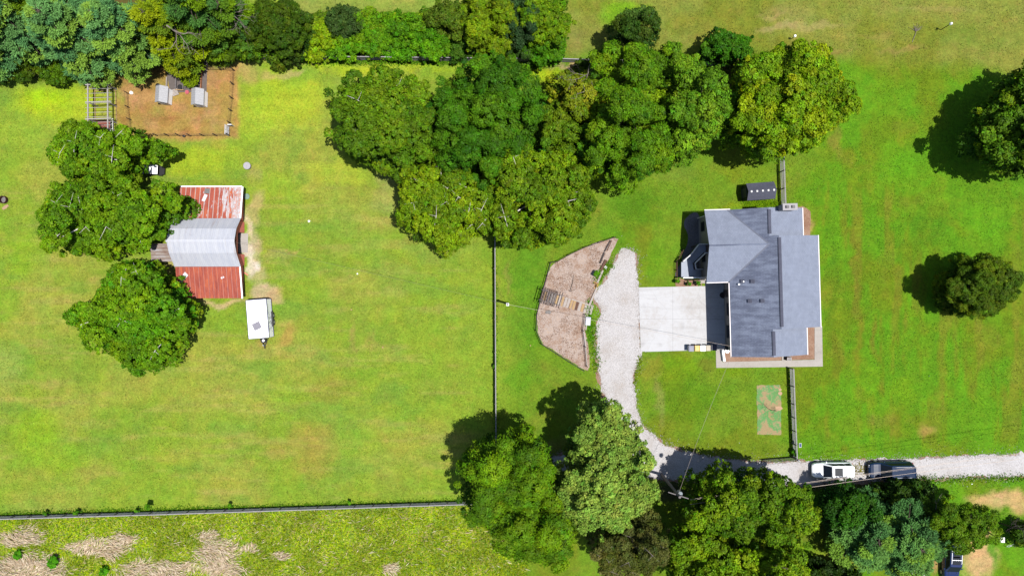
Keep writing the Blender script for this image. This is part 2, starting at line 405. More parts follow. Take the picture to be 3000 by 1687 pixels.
lay(T(196, 178, 104), sstep(.57, .72, fbm(GX / 7, GY / .7, 181, 4)) * .3 * sstep(1240, 1150, DX) * sstep(380, 500, DY))
lay(T(130, 172, 62), sstep(.55, .70, fbm(GX / 5, GY / 2.4, 187, 4)) * .5 * sstep(1240, 1150, DX))
# (x, y, rx, ry, colour, strength) in survey grid D
blobs = [
 (150, 260, 130, 60, (190, 215, 40), .75), (60, 330, 90, 60, (165, 195, 60), .5), (120, 245, 60, 30, (175, 225, 20), .6),
 (720, 250, 120, 100, (190, 212, 50), .7), (640, 300, 80, 70, (182, 208, 55), .55), (850, 430, 90, 40, (190, 208, 60), .5),
 (500, 400, 110, 50, (190, 210, 45), .6), (840, 170, 130, 22, (190, 210, 50), .7), (1380, 185, 60, 22, (185, 215, 30), .7),
 (980, 170, 200, 14, (185, 212, 40), .6), (690, 470, 80, 40, (178, 200, 60), .5), (1560, 40, 60, 45, (130, 185, 25), .7), (1590, 15, 60, 20, (140, 190, 30), .6),
 (70, 640, 60, 60, (140, 190, 30), .5), (90, 1080, 80, 60, (150, 195, 30), .5), (150, 1150, 100, 50, (148, 192, 35), .5), (260, 1100, 60, 60, (128, 170, 50), .5),
 (20, 920, 60, 60, (160, 185, 90), .4), (740, 360, 25, 60, (120, 170, 60), .35), (760, 190, 60, 25, (120, 175, 60), .5), (720, 1000, 50, 60, (150, 185, 50), .4),
 (1000, 450, 60, 30, (190, 185, 120), .55), (1130, 480, 60, 40, (175, 165, 105), .3), (990, 500, 70, 40, (178, 180, 98), .5), (700, 640, 50, 15, (180, 175, 110), .4),
 (1100, 590, 90, 30, (150, 180, 60), .4), (930, 620, 60, 40, (135, 180, 60), .45), (860, 560, 60, 50, (130, 178, 60), .4),
 (640, 440, 22, 30, (196, 182, 110), .5), (645, 520, 22, 50, (206, 188, 130), .65), (640, 620, 20, 50, (216, 200, 150), .7), (650, 690, 20, 36, (212, 196, 146), .6),
 (660, 740, 40, 25, (226, 200, 160), .85), (560, 760, 70, 9, (222, 196, 150), .8), (690, 745, 28, 20, (214, 176, 130), .7), (430, 650, 30, 10, (200, 180, 120), .5),
 (425, 670, 20, 30, (205, 190, 130), .6), (628, 560, 12, 50, (236, 214, 176), .9), (630, 650, 13, 60, (240, 228, 205), .9), (640, 600, 10, 20, (214, 205, 150), .6), (642, 665, 8, 16, (250, 246, 236), .8), (735, 628, 22, 5, (205, 160, 110), .6), (728, 840, 20, 40, (188, 160, 84), .7), (665, 865, 18, 14, (190, 150, 90), .5),
 (700, 140, 80, 12, (205, 170, 115), .8), (760, 155, 60, 14, (214, 182, 130), .75), (620, 180, 40, 26, (205, 175, 110), .6), (680, 190, 30, 10, (214, 186, 120), .6), (730, 185, 36, 10, (220, 186, 140), .5),
 (885, 850, 8, 55, (178, 150, 90), .5), (940, 860, 6, 40, (175, 160, 85), .4), (840, 980, 70, 40, (160, 150, 60), .35), (780, 1120, 70, 60, (186, 150, 80), .45),
 (770, 1180, 60, 30, (176, 160, 70), .4), (700, 1130, 40, 30, (180, 150, 78), .35), (250, 1190, 60, 20, (178, 170, 80), .4), (520, 1210, 120, 30, (170, 180, 60), .4), (430, 1150, 90, 20, (178, 186, 60), .4),
 (900, 1110, 90, 40, (130, 185, 40), .4), (60, 1200, 40, 30, (170, 170, 70), .4), (170, 940, 40, 40, (130, 160, 55), .3), (330, 960, 60, 25, (160, 160, 70), .3),
 (1330, 760, 60, 200, (92, 158, 30), .55), (1300, 950, 50, 60, (88, 165, 25), .45), (1255, 750, 8, 120, (150, 150, 65), .4), (1285, 700, 8, 60, (175, 150, 85), .4),
 (1600, 520, 70, 60, (80, 145, 20), .55), (1560, 600, 60, 40, (100, 160, 25), .5), (1700, 430, 70, 30, (132, 150, 60), .4), (1650, 650, 40, 50, (105, 165, 20), .5), (1860, 430, 80, 30, (138, 160, 30), .5), (1880, 515, 80, 10, (150, 175, 15), .6),
 (2150, 620, 9, 80, (130, 134, 40), .7), (2155, 740, 11, 100, (134, 134, 44), .75), (2160, 860, 11, 90, (134, 138, 40), .65), (2105, 900, 12, 90, (122, 132, 34), .7), (2200, 860, 10, 60, (135, 130, 44), .7), (2395, 790, 40, 30, (128, 134, 40), .5), (2480, 560, 60, 50, (112, 178, 8), .6), (2250, 420, 60, 70, (112, 176, 8), .55), (2230, 700, 14, 60, (120, 138, 30), .5), (2330, 560, 60, 60, (80, 140, 20), .35), (2105, 350, 14, 60, (150, 140, 60), .55), (2130, 400, 20, 30, (140, 135, 45), .5),
 (2210, 250, 90, 60, (110, 170, 12), .5), (2480, 220, 60, 60, (105, 165, 15), .4), (2300, 640, 40, 60, (110, 140, 25), .4), (2100, 700, 16, 130, (90, 135, 20), .5),
 (2320, 1080, 25, 14, (165, 150, 70), .6), (2140, 1060, 40, 40, (130, 145, 45), .4), (2280, 985, 40, 35, (130, 178, 15), .6), (2200, 940, 40, 20, (128, 170, 20), .5), (2210, 1060, 40, 20, (140, 140, 60), .4), (2340, 1080, 30, 8, (190, 160, 90), .5),
 (1700, 930, 60, 40, (125, 165, 12), .6), (1640, 930, 30, 30, (150, 150, 50), .5), (1720, 1010, 100, 60, (95, 150, 15), .5), (1850, 930, 60, 18, (125, 165, 10), .5), (1655, 1010, 14, 70, (170, 165, 90), .5), (1780, 915, 40, 16, (130, 120, 45), .5),
 (1620, 1100, 12, 40, (170, 165, 95), .5), (1340, 1120, 20, 30, (165, 150, 80), .5), (1400, 1110, 30, 20, (170, 165, 90), .4),
 (2035, 565, 12, 45, (196, 165, 105), .8), (2520, 1262, 90, 32, (222, 186, 128), .9), (2460, 1400, 55, 60, (228, 188, 135), .92), (2350, 1400, 16, 60, (215, 165, 115), .8), (2460, 1340, 60, 25, (212, 178, 120), .8), (2560, 1400, 40, 40, (110, 168, 10), .9), (2500, 1380, 10, 60, (90, 160, 10), .8), (2310, 1420, 30, 30, (110, 150, 30), .7),
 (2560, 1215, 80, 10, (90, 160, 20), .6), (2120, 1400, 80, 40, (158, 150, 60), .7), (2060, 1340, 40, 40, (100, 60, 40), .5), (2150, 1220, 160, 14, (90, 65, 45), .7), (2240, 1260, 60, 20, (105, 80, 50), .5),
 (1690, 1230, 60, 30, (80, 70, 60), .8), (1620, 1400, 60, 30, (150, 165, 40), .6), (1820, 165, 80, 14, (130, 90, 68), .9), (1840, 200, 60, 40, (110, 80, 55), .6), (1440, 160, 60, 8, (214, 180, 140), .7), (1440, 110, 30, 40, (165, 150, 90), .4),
 (2050, 60, 90, 9, (205, 180, 125), .4), (1960, 70, 50, 12, (205, 178, 130), .45), (1955, 40, 60, 5, (200, 175, 120), .45), (2100, 120, 50, 10, (170, 140, 85), .5), (2280, 125, 60, 8, (180, 150, 90), .5), (2200, 90, 60, 8, (170, 150, 80), .4), (2350, 30, 120, 10, (178, 165, 100), .35), (2440, 90, 100, 40, (120, 150, 50), .4),
 (1980, 30, 80, 30, (160, 158, 85), .5), (1750, 80, 60, 40, (150, 150, 65), .4), (1500, 100, 60, 40, (140, 150, 70), .4)]
wx = (fbm(GX / 2.2, GY / 2.2, 41, 4) - .5); wy = (fbm(GX / 2.2, GY / 2.2, 57, 4) - .5); wz = (fbm(GX / .9, GY / .9, 61, 3) - .5)
for (bx, by, rx, ry, c, s) in blobs:
    d = np.hypot((DX + wx * 50 - bx) / rx, (DY + wy * 50 - by) / ry) + wz * .35
    lay(T(*c), s * sstep(1.15, .45, d))
# bare pen soil
pen = [(250, 160), (600, 165), (598, 345), (560, 350), (300, 352), (290, 330), (286, 214), (240, 200)]
pd = np.where(inpoly(DX, DY, pen), -1, 1) * dpoly(DX, DY, pen) + wz * 14 + wx * 18
lay(T(198, 150, 92), sstep(6, -8, pd) * (.92 - .45 * sstep(.48, .62, n2) * sstep(430, 330, DX) - .25 * sstep(.5, .65, n1)))
lay(T(205, 158, 110), sstep(0, -20, pd) * sstep(.5, .7, fbm(GX / 1.8, GY / 1.8, 99, 4)) * .6)
lay(T(166, 118, 68), sstep(0, -20, pd) * sstep(.55, .75, fbm(GX / 2.6, GY / 1.4, 131, 4)) * .5)
# woodland floor under the pines and hedge
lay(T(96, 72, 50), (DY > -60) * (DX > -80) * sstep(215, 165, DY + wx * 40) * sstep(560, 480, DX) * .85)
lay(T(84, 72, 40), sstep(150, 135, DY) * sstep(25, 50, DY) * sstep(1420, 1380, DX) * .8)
# rough field south of the long fence
fl = 1300 - 33 * DX / 1180
rough = sstep(0, 6, DY - fl) * sstep(1300, 1200, DX + (DY - 1350) * .2)
lay(T(150, 176, 70), rough * .95)
lay(T(165, 182, 72), rough * sstep(.45, .6, n2) * .7)
lay(T(184, 172, 118), rough * sstep(.5, .7, fbm(GX / 1.7, GY / 1.2, 203, 4)) * .6)
straw = [(45, 1350, 60, 22), (60, 1430, 110, 40), (255, 1375, 75, 26), (200, 1375, 40, 14), (400, 1432, 110, 26), (545, 1390, 60, 30), (520, 1350, 30, 14), (310, 1355, 40, 20), (630, 1380, 20, 10), (560, 1430, 60, 20), (700, 1400, 20, 10), (980, 1430, 16, 12)]
SWM = np.zeros(GX.shape)
for (bx, by, rx, ry) in straw:
    d = np.hypot((DX + wx * 40 - bx) / rx, (DY + wy * 26 - by) / ry) + wz * .5
    SWM = np.maximum(SWM, sstep(1.15, .6, d))
lay(T(205, 180, 146), SWM * .8)
# mown strips and wheel tracks, long faint arcs
mow = np.sin(SY / 1.1646 / 5.2 + np.sin(DX / 260.) * 2.0 + n3 * 4) * sstep(.35, .6, n1)
base *= (1 + .03 * mow * sstep(1240, 1100, DX))[..., None]
mow2 = np.sin(DX / 7.0 + n3 * 3); base *= (1 + .03 * mow2 * sstep(2040, 2120, DX) * sstep(350, 520, DY))[..., None]
for (cx_, cy_, rr, a0, a1) in ((700, 850, 120, .3, 1.3), (120, 1120, 110, 3.4, 5.0), (300, 1200, 130, 3.6, 4.8), (60, 940, 100, -.6, .7), (745, 400, 24, 2.4, 4.6)):
    d = np.hypot(DX - cx_, DY - cy_); an = np.mod(np.arctan2(DY - cy_, DX - cx_), 2 * math.pi)
    k = np.exp(-((d - rr) / 4.) ** 2) * ((an > a0) & (an < a1)); base *= (1 - .13 * k)[..., None]
base = np.clip(base, .004, .8)
GZ = (fbm(GX / 14, GY / 14, 5, 3) - .5) * .0
V = np.stack([GX, GY, GZ], -1).reshape(-1, 3)
ny, nx = GX.shape; idx = np.arange(nx * ny).reshape(ny, nx)
Fq = np.stack([idx[:-1, :-1], idx[:-1, 1:], idx[1:, 1:], idx[1:, :-1]], -1).reshape(-1, 4)
g = np_mesh('ground', V, Fq, GROUND, base.reshape(-1, 3)); set_props(g, kind='structure')

def ragged(pts, amp=.18, step=.25, seed=1, h=0.0, sharp=()):
    """world outline with an uneven natural edge; pts in source survey px"""
    W = [P(x, y, h) for x, y in pts]; out = []
    rnd = random.Random(seed); n = len(W)
    for i in range(n):
        a, b = W[i], W[(i + 1) % n]; L = (b - a).length; k = max(1, int(L / step))
        if i in sharp: k = 1
        nrm = Vector((-(b - a).y, (b - a).x, 0)).normalized()
        for j in range(k):
            p = a.lerp(b, j / k)
            o = 0 if i in sharp else (float(fbm(np.array([p.x * .9]), np.array([p.y * .9]), seed, 4)[0]) - .5) * 4 * amp + rnd.uniform(-amp, amp) * .35
            out.append((p.x + nrm.x * o, p.y + nrm.y * o))
    return out
def sheet(name, poly, z, mat, kind='structure', thick=0.0, parent=None):
    m = MB()
    if thick > 0: m.slab(poly, z - thick, z)
    else: m.add([(x, y, z) for x, y in poly], [tuple(range(len(poly)))])
    o = m.build(name, mat, parent)
    if parent is None: set_props(o, kind=kind)
    return o
def smooth_path(pts, it=2):
    for _ in range(it):
        q = []
        for i in range(len(pts)):
            a, b = pts[i], pts[(i + 1) % len(pts)]
            q += [(a[0] * .75 + b[0] * .25, a[1] * .75 + b[1] * .25), (a[0] * .25 + b[0] * .75, a[1] * .25 + b[1] * .75)]
        pts = q
    return pts
drive = [(1820, 735), (1848, 728), (1865, 745), (1866, 790), (1866, 836), (1872, 846), (1874, 930), (1877, 1028), (1868, 1065), (1857, 1100), (1855, 1140), (1861, 1175), (1866, 1208), (1880, 1240), (1900, 1265), (1925, 1286), (1965, 1308), (2015, 1325), (2100, 1342), (2180, 1350), (2260, 1353), (2350, 1352), (2500, 1348), (2700, 1342), (2850, 1335), (3150, 1322),
         (3150, 1388), (2850, 1399), (2700, 1402), (2600, 1404), (2500, 1412), (2400, 1420), (2250, 1428), (2150, 1420), (2050, 1405), (1950, 1402), (1870, 1400), (1760, 1420), (1680, 1400), (1615, 1370), (1612, 1330), (1700, 1320), (1780, 1310), (1800, 1280), (1784, 1220), (1768, 1150), (1758, 1100), (1748, 1040), (1746, 980), (1758, 935), (1766, 910), (1746, 885), (1738, 868), (1758, 840), (1785, 800), (1800, 760)]
# bare brown fringe along the gravel
sheet('driveway_verge', ragged(smooth_path([(x - (9 if 800 < y < 1300 and x < 1800 else 0), y + (6 if y > 1400 else 0)) for x, y in drive], 2), .30, .2, 9), .010, MULCH2)
sheet('gravel_driveway', ragged(smooth_path(drive, 2), .22, .15, 4), .016, GRAVEL)
# grass growing down the middle of the spur is laid as tufts later
apron = [(1871, 842), (2066, 838), (2066, 822), (2140, 822), (2150, 1024), (2066, 1025), (1900, 1030), (1877, 1029)]
sheet('concrete_apron', [(P(x, y).x, P(x, y).y) for x, y in apron], .05, CONCRETE, thick=.1)
m = MB()
walkp = [(2097, 1025), (2114, 1025), (2116, 1060), (2386, 1053), (2386, 955), (2408, 955), (2410, 1073), (2200, 1076), (2098, 1077)]
m.slab([(P(x, y).x, P(x, y).y) for x, y in walkp], -.1, .055)
set_props(m.build('walkway', WALK), kind='structure')
mul = [(2118, 1022), (2140, 1022), (2340, 1020), (2340, 945), (2386, 945), (2388, 1052), (2120, 1060)]
sheet('mulch_border', [(P(x, y).x, P(x, y).y) for x, y in mul], .03, MULCH2)
sheet('mulch_strip', ragged([(2300, 612), (2352, 606), (2374, 620), (2373, 690), (2300, 690)], .08, .2, 3), .022, MULCH2)
bed = [(1800, 697), (1812, 700), (1800, 725), (1786, 755), (1768, 790), (1760, 815), (1745, 845), (1733, 880), (1735, 905), (1724, 915), (1722, 940), (1715, 965), (1722, 1000), (1727, 1040), (1728, 1075), (1722, 1087), (1708, 1082), (1670, 1057), (1632, 1032), (1590, 1008), (1576, 975), (1572, 925), (1584, 880), (1598, 815), (1612, 780), (1630, 768), (1665, 747), (1712, 724), (1760, 706)]
sheet('mulch_bed', ragged(bed, .07, .2, 7), .020, MULCH)
pat = [(2022, 627), (2036, 621), (2047, 627), (2052, 645), (2056, 712), (2062, 712), (2062, 815), (1978, 815), (1981, 790), (1996, 770), (2000, 740), (2012, 722), (2016, 700), (2014, 682), (2004, 664), (2005, 645)]
sheet('patio_gravel', ragged(smooth_path(pat, 1), .03, .2, 12), .018, GRAVEL_DARK)
sheet('planting_bed', ragged([(1979, 817), (2056, 818), (2056, 838), (2000, 842), (1980, 838)], .06, .2, 13), .022, MULCH2)
sheet('strip_paving', [(P(x, y).x, P(x, y).y) for x, y in [(2046, 645), (2075, 645), (2075, 830), (2050, 830)]], .045, WALK)
sheet('barn_pad', ragged([(695, 684), (727, 684), (727, 741), (695, 741)], .03, .2, 14), .04, WALK)
# ------------------------------------------------------------------ vegetation
def norm(a): return a / (np.linalg.norm(a, axis=-1, keepdims=True) + 1e-9)
def leaf_quads(rs, C, N, size, asp, cols, bend=.25):
    """C centres, N normals -> folded rhombic leaves"""
    n = len(C); N = norm(N); r = rs.normal(size=(n, 3)); t1 = norm(np.cross(N, r)); t2 = np.cross(N, t1)
    s = (size * rs.uniform(.65, 1.35, n))[:, None]
    a = t1 * s; b = t2 * s * asp; d = -N * s * bend
    V = np.stack([C - a + d, C - b, C + a + d, C + b], 1).reshape(-1, 3)
    return V, np.repeat(cols, 4, 0)
def spray_quads(rs, C, Dr, L, w, cols, up=.8):
    """long thin blades or needle tufts pointing along Dr, faces turned mostly to the sky"""
    n = len(C); Dr = norm(Dr); t = norm(np.cross(Dr, np.array([0, 0, up]) + rs.normal(size=(n, 3)) * .35)); l = (L * rs.uniform(.6, 1.3, n))[:, None]; ww = (w * rs.uniform(.7, 1.3, n))[:, None]
    V = np.stack([C - t * ww * .5, C + Dr * l * .5 - t * ww, C + Dr * l, C + Dr * l * .45 + t * ww], 1).reshape(-1, 3)
    return V, np.repeat(cols, 4, 0)
def pal(rs, n, colrs, wts=None, jit=.14):
    c = np.array(colrs); k = rs.choice(len(c), n, p=wts); j = 1 + rs.normal(size=(n, 1)) * jit
    return np.clip(c[k] * j, .003, .7)
def lobes_to_leaves(rs, L, rad, lobecol, dens, leaf, asp, flat=.75, clump=.33, loose=.16, top=-.15, star=False):
    """each lobe is a dome of tight leafy puffs with open creases between them"""
    Cs, Ns, Cc = [], [], []
    for i in range(len(L)):
        r = rad[i]; cl = min(clump, r * .62); K = max(4, int(3.6 * (r / cl) ** 2))
        q = (np.arange(K) + .5) / K; zz = 1 - q * (1 - top); ph = np.arange(K) * 2.39996 + rs.uniform(0, 6.28); sr = np.sqrt(np.clip(1 - zz * zz, 0, 1))
        d = norm(np.stack([sr * np.cos(ph), sr * np.sin(ph), zz], -1) + rs.normal(size=(K, 3)) * .18)
        cr = cl * rs.uniform(.7, 1.15, K); sub = L[i] + d * (r - cl * .45) * (rs.uniform(.84, 1.06, (K, 1)) + .55 * (fbm(d[:, 0] * 1.6 + i * 7.3, d[:, 1] * 1.6 + i * 3.1, 5, 2) - .5)[:, None]) * np.array([1, 1, flat])
        per = np.maximum(6, np.minimum(160, dens / 10 * 2.15 * cr ** 2 / (leaf * leaf * asp)).astype(int)); k = np.repeat(np.arange(K), per); m = len(k)
        if star:
            an = np.floor(rs.uniform(0, 9, m)) / 9 * 6.283 + rs.uniform(0, 6.283, K)[k]; qq = rs.uniform(.1, 1.0, m); o = np.stack([np.cos(an) * qq, np.sin(an) * qq, .35 - .6 * qq ** 2], -1)
            C = sub[k] + o * cr[k][:, None] * 1.35; N = np.stack([o[:, 0] * 1.1, o[:, 1] * 1.1, np.ones(m) * .8], -1) + d[k] * .4 + rs.normal(size=(m, 3)) * .3
        else:
            o = norm(rs.normal(size=(m, 3)) + d[k] * .9 + np.array([0, 0, .5])); sh = rs.uniform(.55, 1.22, (m, 1)); oo = o * sh; oo[:, 2] *= .8
            C = sub[k] + oo * cr[k][:, None]; N = o * 1.0 + d[k] * .35 + rs.normal(size=(m, 3)) * .52 + np.array([0, 0, .35])
        Cs.append(C); Ns.append(N)
        cj = ((1 + rs.normal(size=(K, 1)) * .16) * np.array([[1, 1, 1]]) * (1 + rs.normal(size=(K, 1)) * np.array([[.12, 0, .05]])))[k]
        Cc.append(np.clip(lobecol[i] * cj * (1 + rs.normal(size=(m, 1)) * .19), .002, .75))
    C = np.concatenate(Cs); N = np.concatenate(Ns); c = np.concatenate(Cc)
    return leaf_quads(rs, C, N, leaf, asp, c)
def poisson(rs, poly, r, inset=0.0, n=3000):
    a = np.array(poly); lo = a.min(0); hi = a.max(0)
    p = rs.uniform(lo, hi, (n, 2)); ok = inpoly(p[:, 0], p[:, 1], poly); p = p[ok]; d = dpoly(p[:, 0], p[:, 1], poly)
    k = d > inset; p = p[k]; d = d[k]; out = []; od = []
    for q, dd in zip(p, d):
        if all((q[0] - o[0]) ** 2 + (q[1] - o[1]) ** 2 > r * r for o in out): out.append(q); od.append(dd)
    return np.array(out), np.array(od)
def mesh_quads(name, parts, mat, parent):
    V = np.concatenate([p[0] for p in parts]); c = np.concatenate([p[1] for p in parts])
    Fq = np.arange(len(V)).reshape(-1, 4)
    loc = np.array(parent.location) if parent else 0
    return np_mesh(name, V - loc, Fq, mat, c, parent)
def broad(kind, label, poly, hmid, htop, cols, seed, lobe=1.15, leaf=.17, dens=8.0, asp=.6, clump=.40, flat=.75, bark=None, twigs=0, hlow=None, star=False, cat='tree', group=None,
          gaps=0.0, trunk_r=.28, base=None, space=.92, under=True, wts=None, ragg=.42):
    rs = np.random.RandomState(seed); rnd = random.Random(seed); leaf = leaf * (.78 if htop > 5 else .9)
    W = [tuple(Dp(x, y, hmid))[:2] for x, y in poly]
    cw = (sum(p[0] for p in W) / len(W), sum(p[1] for p in W) / len(W)); inn = (.38 if seed in (13, 12) else .12) if htop > 6 else -.1
    W = [(cw[0] + (p[0] - cw[0]) * (1 - inn / max(1.0, math.dist(p, cw))), cw[1] + (p[1] - cw[1]) * (1 - inn / max(1.0, math.dist(p, cw)))) for p in W]
    # uneven natural outline
    Wd = []
    for i in range(len(W)):
        a, b = W[i], W[(i + 1) % len(W)]; k = max(1, int(math.dist(a, b) / .8))
        for j in range(k):
            t = j / k; x = a[0] + (b[0] - a[0]) * t; y = a[1] + (b[1] - a[1]) * t
            nx_, ny_ = -(b[1] - a[1]), (b[0] - a[0]); l = math.hypot(nx_, ny_) + 1e-6; o = rnd.uniform(-1, 1) * ragg
            Wd.append((x + nx_ / l * o, y + ny_ / l * o))
    cx = sum(p[0] for p in W) / len(W); cy = sum(p[1] for p in W) / len(W)
    if base is not None: q = Dp(*base); bx, by = q.x, q.y
    else: bx, by = cx, cy
    hlow = hlow if hlow is not None else hmid * .45
    root = thing(kind, label, cat, (bx, by, 0), 0, group)
    lobe = lobe * (1.28 if htop > 6 else 1.0); p, d = poisson(rs, Wd, lobe * space * 1.08, lobe * .5, 4000)
    if len(p) == 0: p = np.array([[cx, cy]]); d = np.array([lobe])
    if gaps > 0: k = rs.uniform(size=len(p)) > gaps; p, d = p[k], d[k]
    dm = max(d.max(), .1); u = np.clip(d / dm, 0, 1)
    if len(p) > 12:      # open creases between the main boughs, ragged rim
        bn = fbm(p[:, 0] / 2.4, p[:, 1] / 2.4, seed, 3); keep = (bn > .33) | ((u > .25) & (rs.uniform(size=len(p)) > .25)); p, d, u = p[keep], d[keep], u[keep]; bn = bn[keep]
    else: bn = np.full(len(p), .5)
    z = hmid + (htop - hmid) * np.sqrt(1 - (1 - u) ** 2) + rs.normal(size=len(p)) * lobe * .40 - lobe * .6 + (bn - .5) * 6.5 * min(1.0, htop / 8)
    # keep crowns true in plan: higher lobes are seen further out, pull them in a little
    L = np.column_stack([p, z]); 
    kk = (H - z) / (H - hmid); L[:, :2] = L[:, :2] * kk[:, None] * .5 + L[:, :2] * .5
    rad = lobe * rs.uniform(.72, 1.22, len(p)); rad = np.minimum(rad, d * .92 + .08 * lobe)
    mc_ = np.array(cols).mean(0); lc = pal(rs, len(p), cols, wts, .12) * .5 + mc_ * .5
    parts = [lobes_to_leaves(rs, L, rad, lc, dens, leaf, asp, flat, clump, star=star)]
    # loose outer sprays breaking the smooth outline of every bough
    k_ = rs.randint(0, len(L), len(L) * 5); dd_ = norm(rs.normal(size=(len(k_), 3)) + np.array([0, 0, .35])); dd_[:, 2] = np.abs(dd_[:, 2]) * .7
    parts.append(lobes_to_leaves(rs, L[k_] + dd_ * rad[k_][:, None] * rs.uniform(.8, 1.0, (len(k_), 1)) * np.array([.9, .9, flat]), rs.uniform(.14, .34, len(k_)) * lobe, lc[k_] * rs.uniform(.85, 1.25, (len(k_), 1)), dens * .8, leaf, asp, .9, clump * .55))
    # small fringe sprigs round the rim
    pr = np.array(Wd)[rs.randint(0, len(Wd), max(6, len(Wd)))]; 
    Lr = np.column_stack([pr * .985 + np.array([[cx, cy]]) * .015, np.full(len(pr), hmid) + rs.uniform(-.9, .6, len(pr))])
    parts.append(lobes_to_leaves(rs, Lr, lobe * rs.uniform(.14, .32, len(pr)), pal(rs, len(pr), cols, wts, .12), dens * 1.1, leaf, asp, flat, clump * .7, star=star))
    if under:
        p2, d2 = poisson(rs, Wd, lobe * .95, lobe * .55, 2500)
        if len(p2):
            z2 = hlow + (hmid - hlow) * rs.uniform(.1, .75, len(p2)); L2 = np.column_stack([p2, z2]); 
            parts.append(lobes_to_leaves(rs, L2, lobe * rs.uniform(.8, 1.2, len(p2)), pal(rs, len(p2), cols, wts, .1) * .9, dens * .8, leaf * 1.3, asp, flat, clump, star=False))  # lower leaves tinted darker, adding shade to the crown's crevices
    mesh_quads('crown', parts, LEAF, root)
    m = MB(); bark = bark or BARK
    th = hmid * .55; tip = Vector(((cx - bx) * .5, (cy - by) * .5, th))
    m.tube([(0, 0, -.2), (0.05, .02, th * .3), tuple(tip * .9 + Vector((0, 0, th * .05))), tuple(tip)], [trunk_r * 1.3, trunk_r, trunk_r * .85, trunk_r * .75], 8)
    sel = list(range(len(L))); rnd.shuffle(sel)
    for i in sel[:min(len(sel), 10 if htop > 5 else 5)]:
        e = Vector(L[i]) - Vector((bx, by, 0)); mid = tip.lerp(e, .5) + Vector((rnd.uniform(-.4, .4), rnd.uniform(-.4, .4), .5))
        m.tube([tuple(tip), tuple(mid), tuple(e)], [trunk_r * .5, trunk_r * .32, trunk_r * .12], 6)
    for i in sel[:twigs]:
        c0 = Vector(L[i]) - Vector((bx, by, 0)); a = rnd.uniform(0, 6.28); o = Vector((math.cos(a), math.sin(a), 0)); r_ = float(rad[i])
        q0 = c0 - o * r_ * .7 + Vector((0, 0, r_ * .5)); q1 = c0 + o * r_ * .1 + Vector((0, 0, r_ * .74)); q2 = c0 + o * r_ * .95 + Vector((rnd.uniform(-.3, .3), rnd.uniform(-.3, .3), r_ * .66))
        m.tube([tuple(q0), tuple(q1), tuple(q2)], [.038, .028, .010], 5)
        m.tube([tuple(q1), tuple(q1 + Vector((-o.y, o.x, 0)) * r_ * .55 + Vector((0, 0, r_ * .12)))], [.022, .008], 5)
    m.build('trunk', bark, root, smooth=True)
    return root
def pine(label, bsx, bsy, h, rmax, cols, seed, lean=(0, 0), sparse=1.0, hlow=2.0, dead=0, group='pines along the northern tree line', kind='pine_tree'):
    """white pine standing at survey point (bsx,bsy) with layered plume-like boughs"""
    rs = np.random.RandomState(seed); rnd = random.Random(seed); b = P(bsx, bsy)
    root = thing(kind, label, 'tree', (b.x, b.y, 0), 0, group); tr = MB()
    lx, ly = lean
    def axis_(z): return np.array([b.x + lx * z / h, b.y + ly * z / h, z])
    ps = [axis_(z) - np.array([b.x, b.y, 0]) for z in np.linspace(-.2, h, 9)]
    tr.tube([tuple(p) for p in ps], list(np.linspace(.3, .03, 9)), 8)
    Cs, Dr, Cc = [], [], []
    z = hlow
    while z < h - .3:
        t = (z - hlow) / (h - hlow); Rl = rmax * (1 - t) ** .75 * (.55 + .45 * min(1, t * 4 + .35)) + .35
        nb = rnd.randint(4, 6)
        a0 = rnd.uniform(0, 6.28)
        for k in range(nb):
            a = a0 + k * 6.283 / nb + rnd.uniform(-.3, .3); L = Rl * rnd.uniform(.7, 1.2)
            rise = rnd.uniform(.05, .3) + .35 * t
            o = np.array([math.cos(a), math.sin(a), 0.]); sd = np.array([-o[1], o[0], 0.])
            s0 = axis_(z)
            pts = [s0 + o * L * q + np.array([0, 0, L * (rise * q - .28 * q * q)]) for q in (0, .35, .7, 1)]
            tr.tube([tuple(p - np.array([b.x, b.y, 0])) for p in pts], [.07, .05, .03, .012], 5, cap=False)
            if dead and rnd.random() < dead: continue
            col = np.array(rnd.choice(cols)) * rnd.uniform(.85, 1.18)
            nt = int((6 + 13 * L) * sparse)
            for q in np.linspace(.28, 1.0, nt):
                wd = L * .34 * math.sin(min(1, (1.08 - q) * 1.6 + .15) * math.pi * .55) + .1
                for sg in (-1, 1) if q < .96 else (0,):
                    off = rnd.uniform(.15, 1) * wd * sg
                    c = s0 + o * (L * q + rnd.uniform(-.1, .1)) + sd * off + np.array([0, 0, L * (rise * q - .28 * q * q) + rnd.uniform(-.08, .16) - abs(off) * .15])
                    n = 15
                    dd = norm(rs.normal(size=(n, 3))) * np.array([1, 1, .75]) + (o * .9 + sd * sg * .55) + np.array([0, 0, .35])
                    Cs.append(c + rs.normal(size=(n, 3)) * .10); Dr.append(dd); Cc.append(np.clip(col * (1 + rs.normal(size=(n, 1)) * .15), .003, .6))
        z += rnd.uniform(.62, .95) * (1.0 if h > 9 else .8)
    V, c = spray_quads(rs, np.concatenate(Cs), np.concatenate(Dr), .30, .05, np.concatenate(Cc))
    mesh_quads('crown', [(V, c)], LEAF, root)
    tr.build('trunk', BARK, root, smooth=True)
    return root

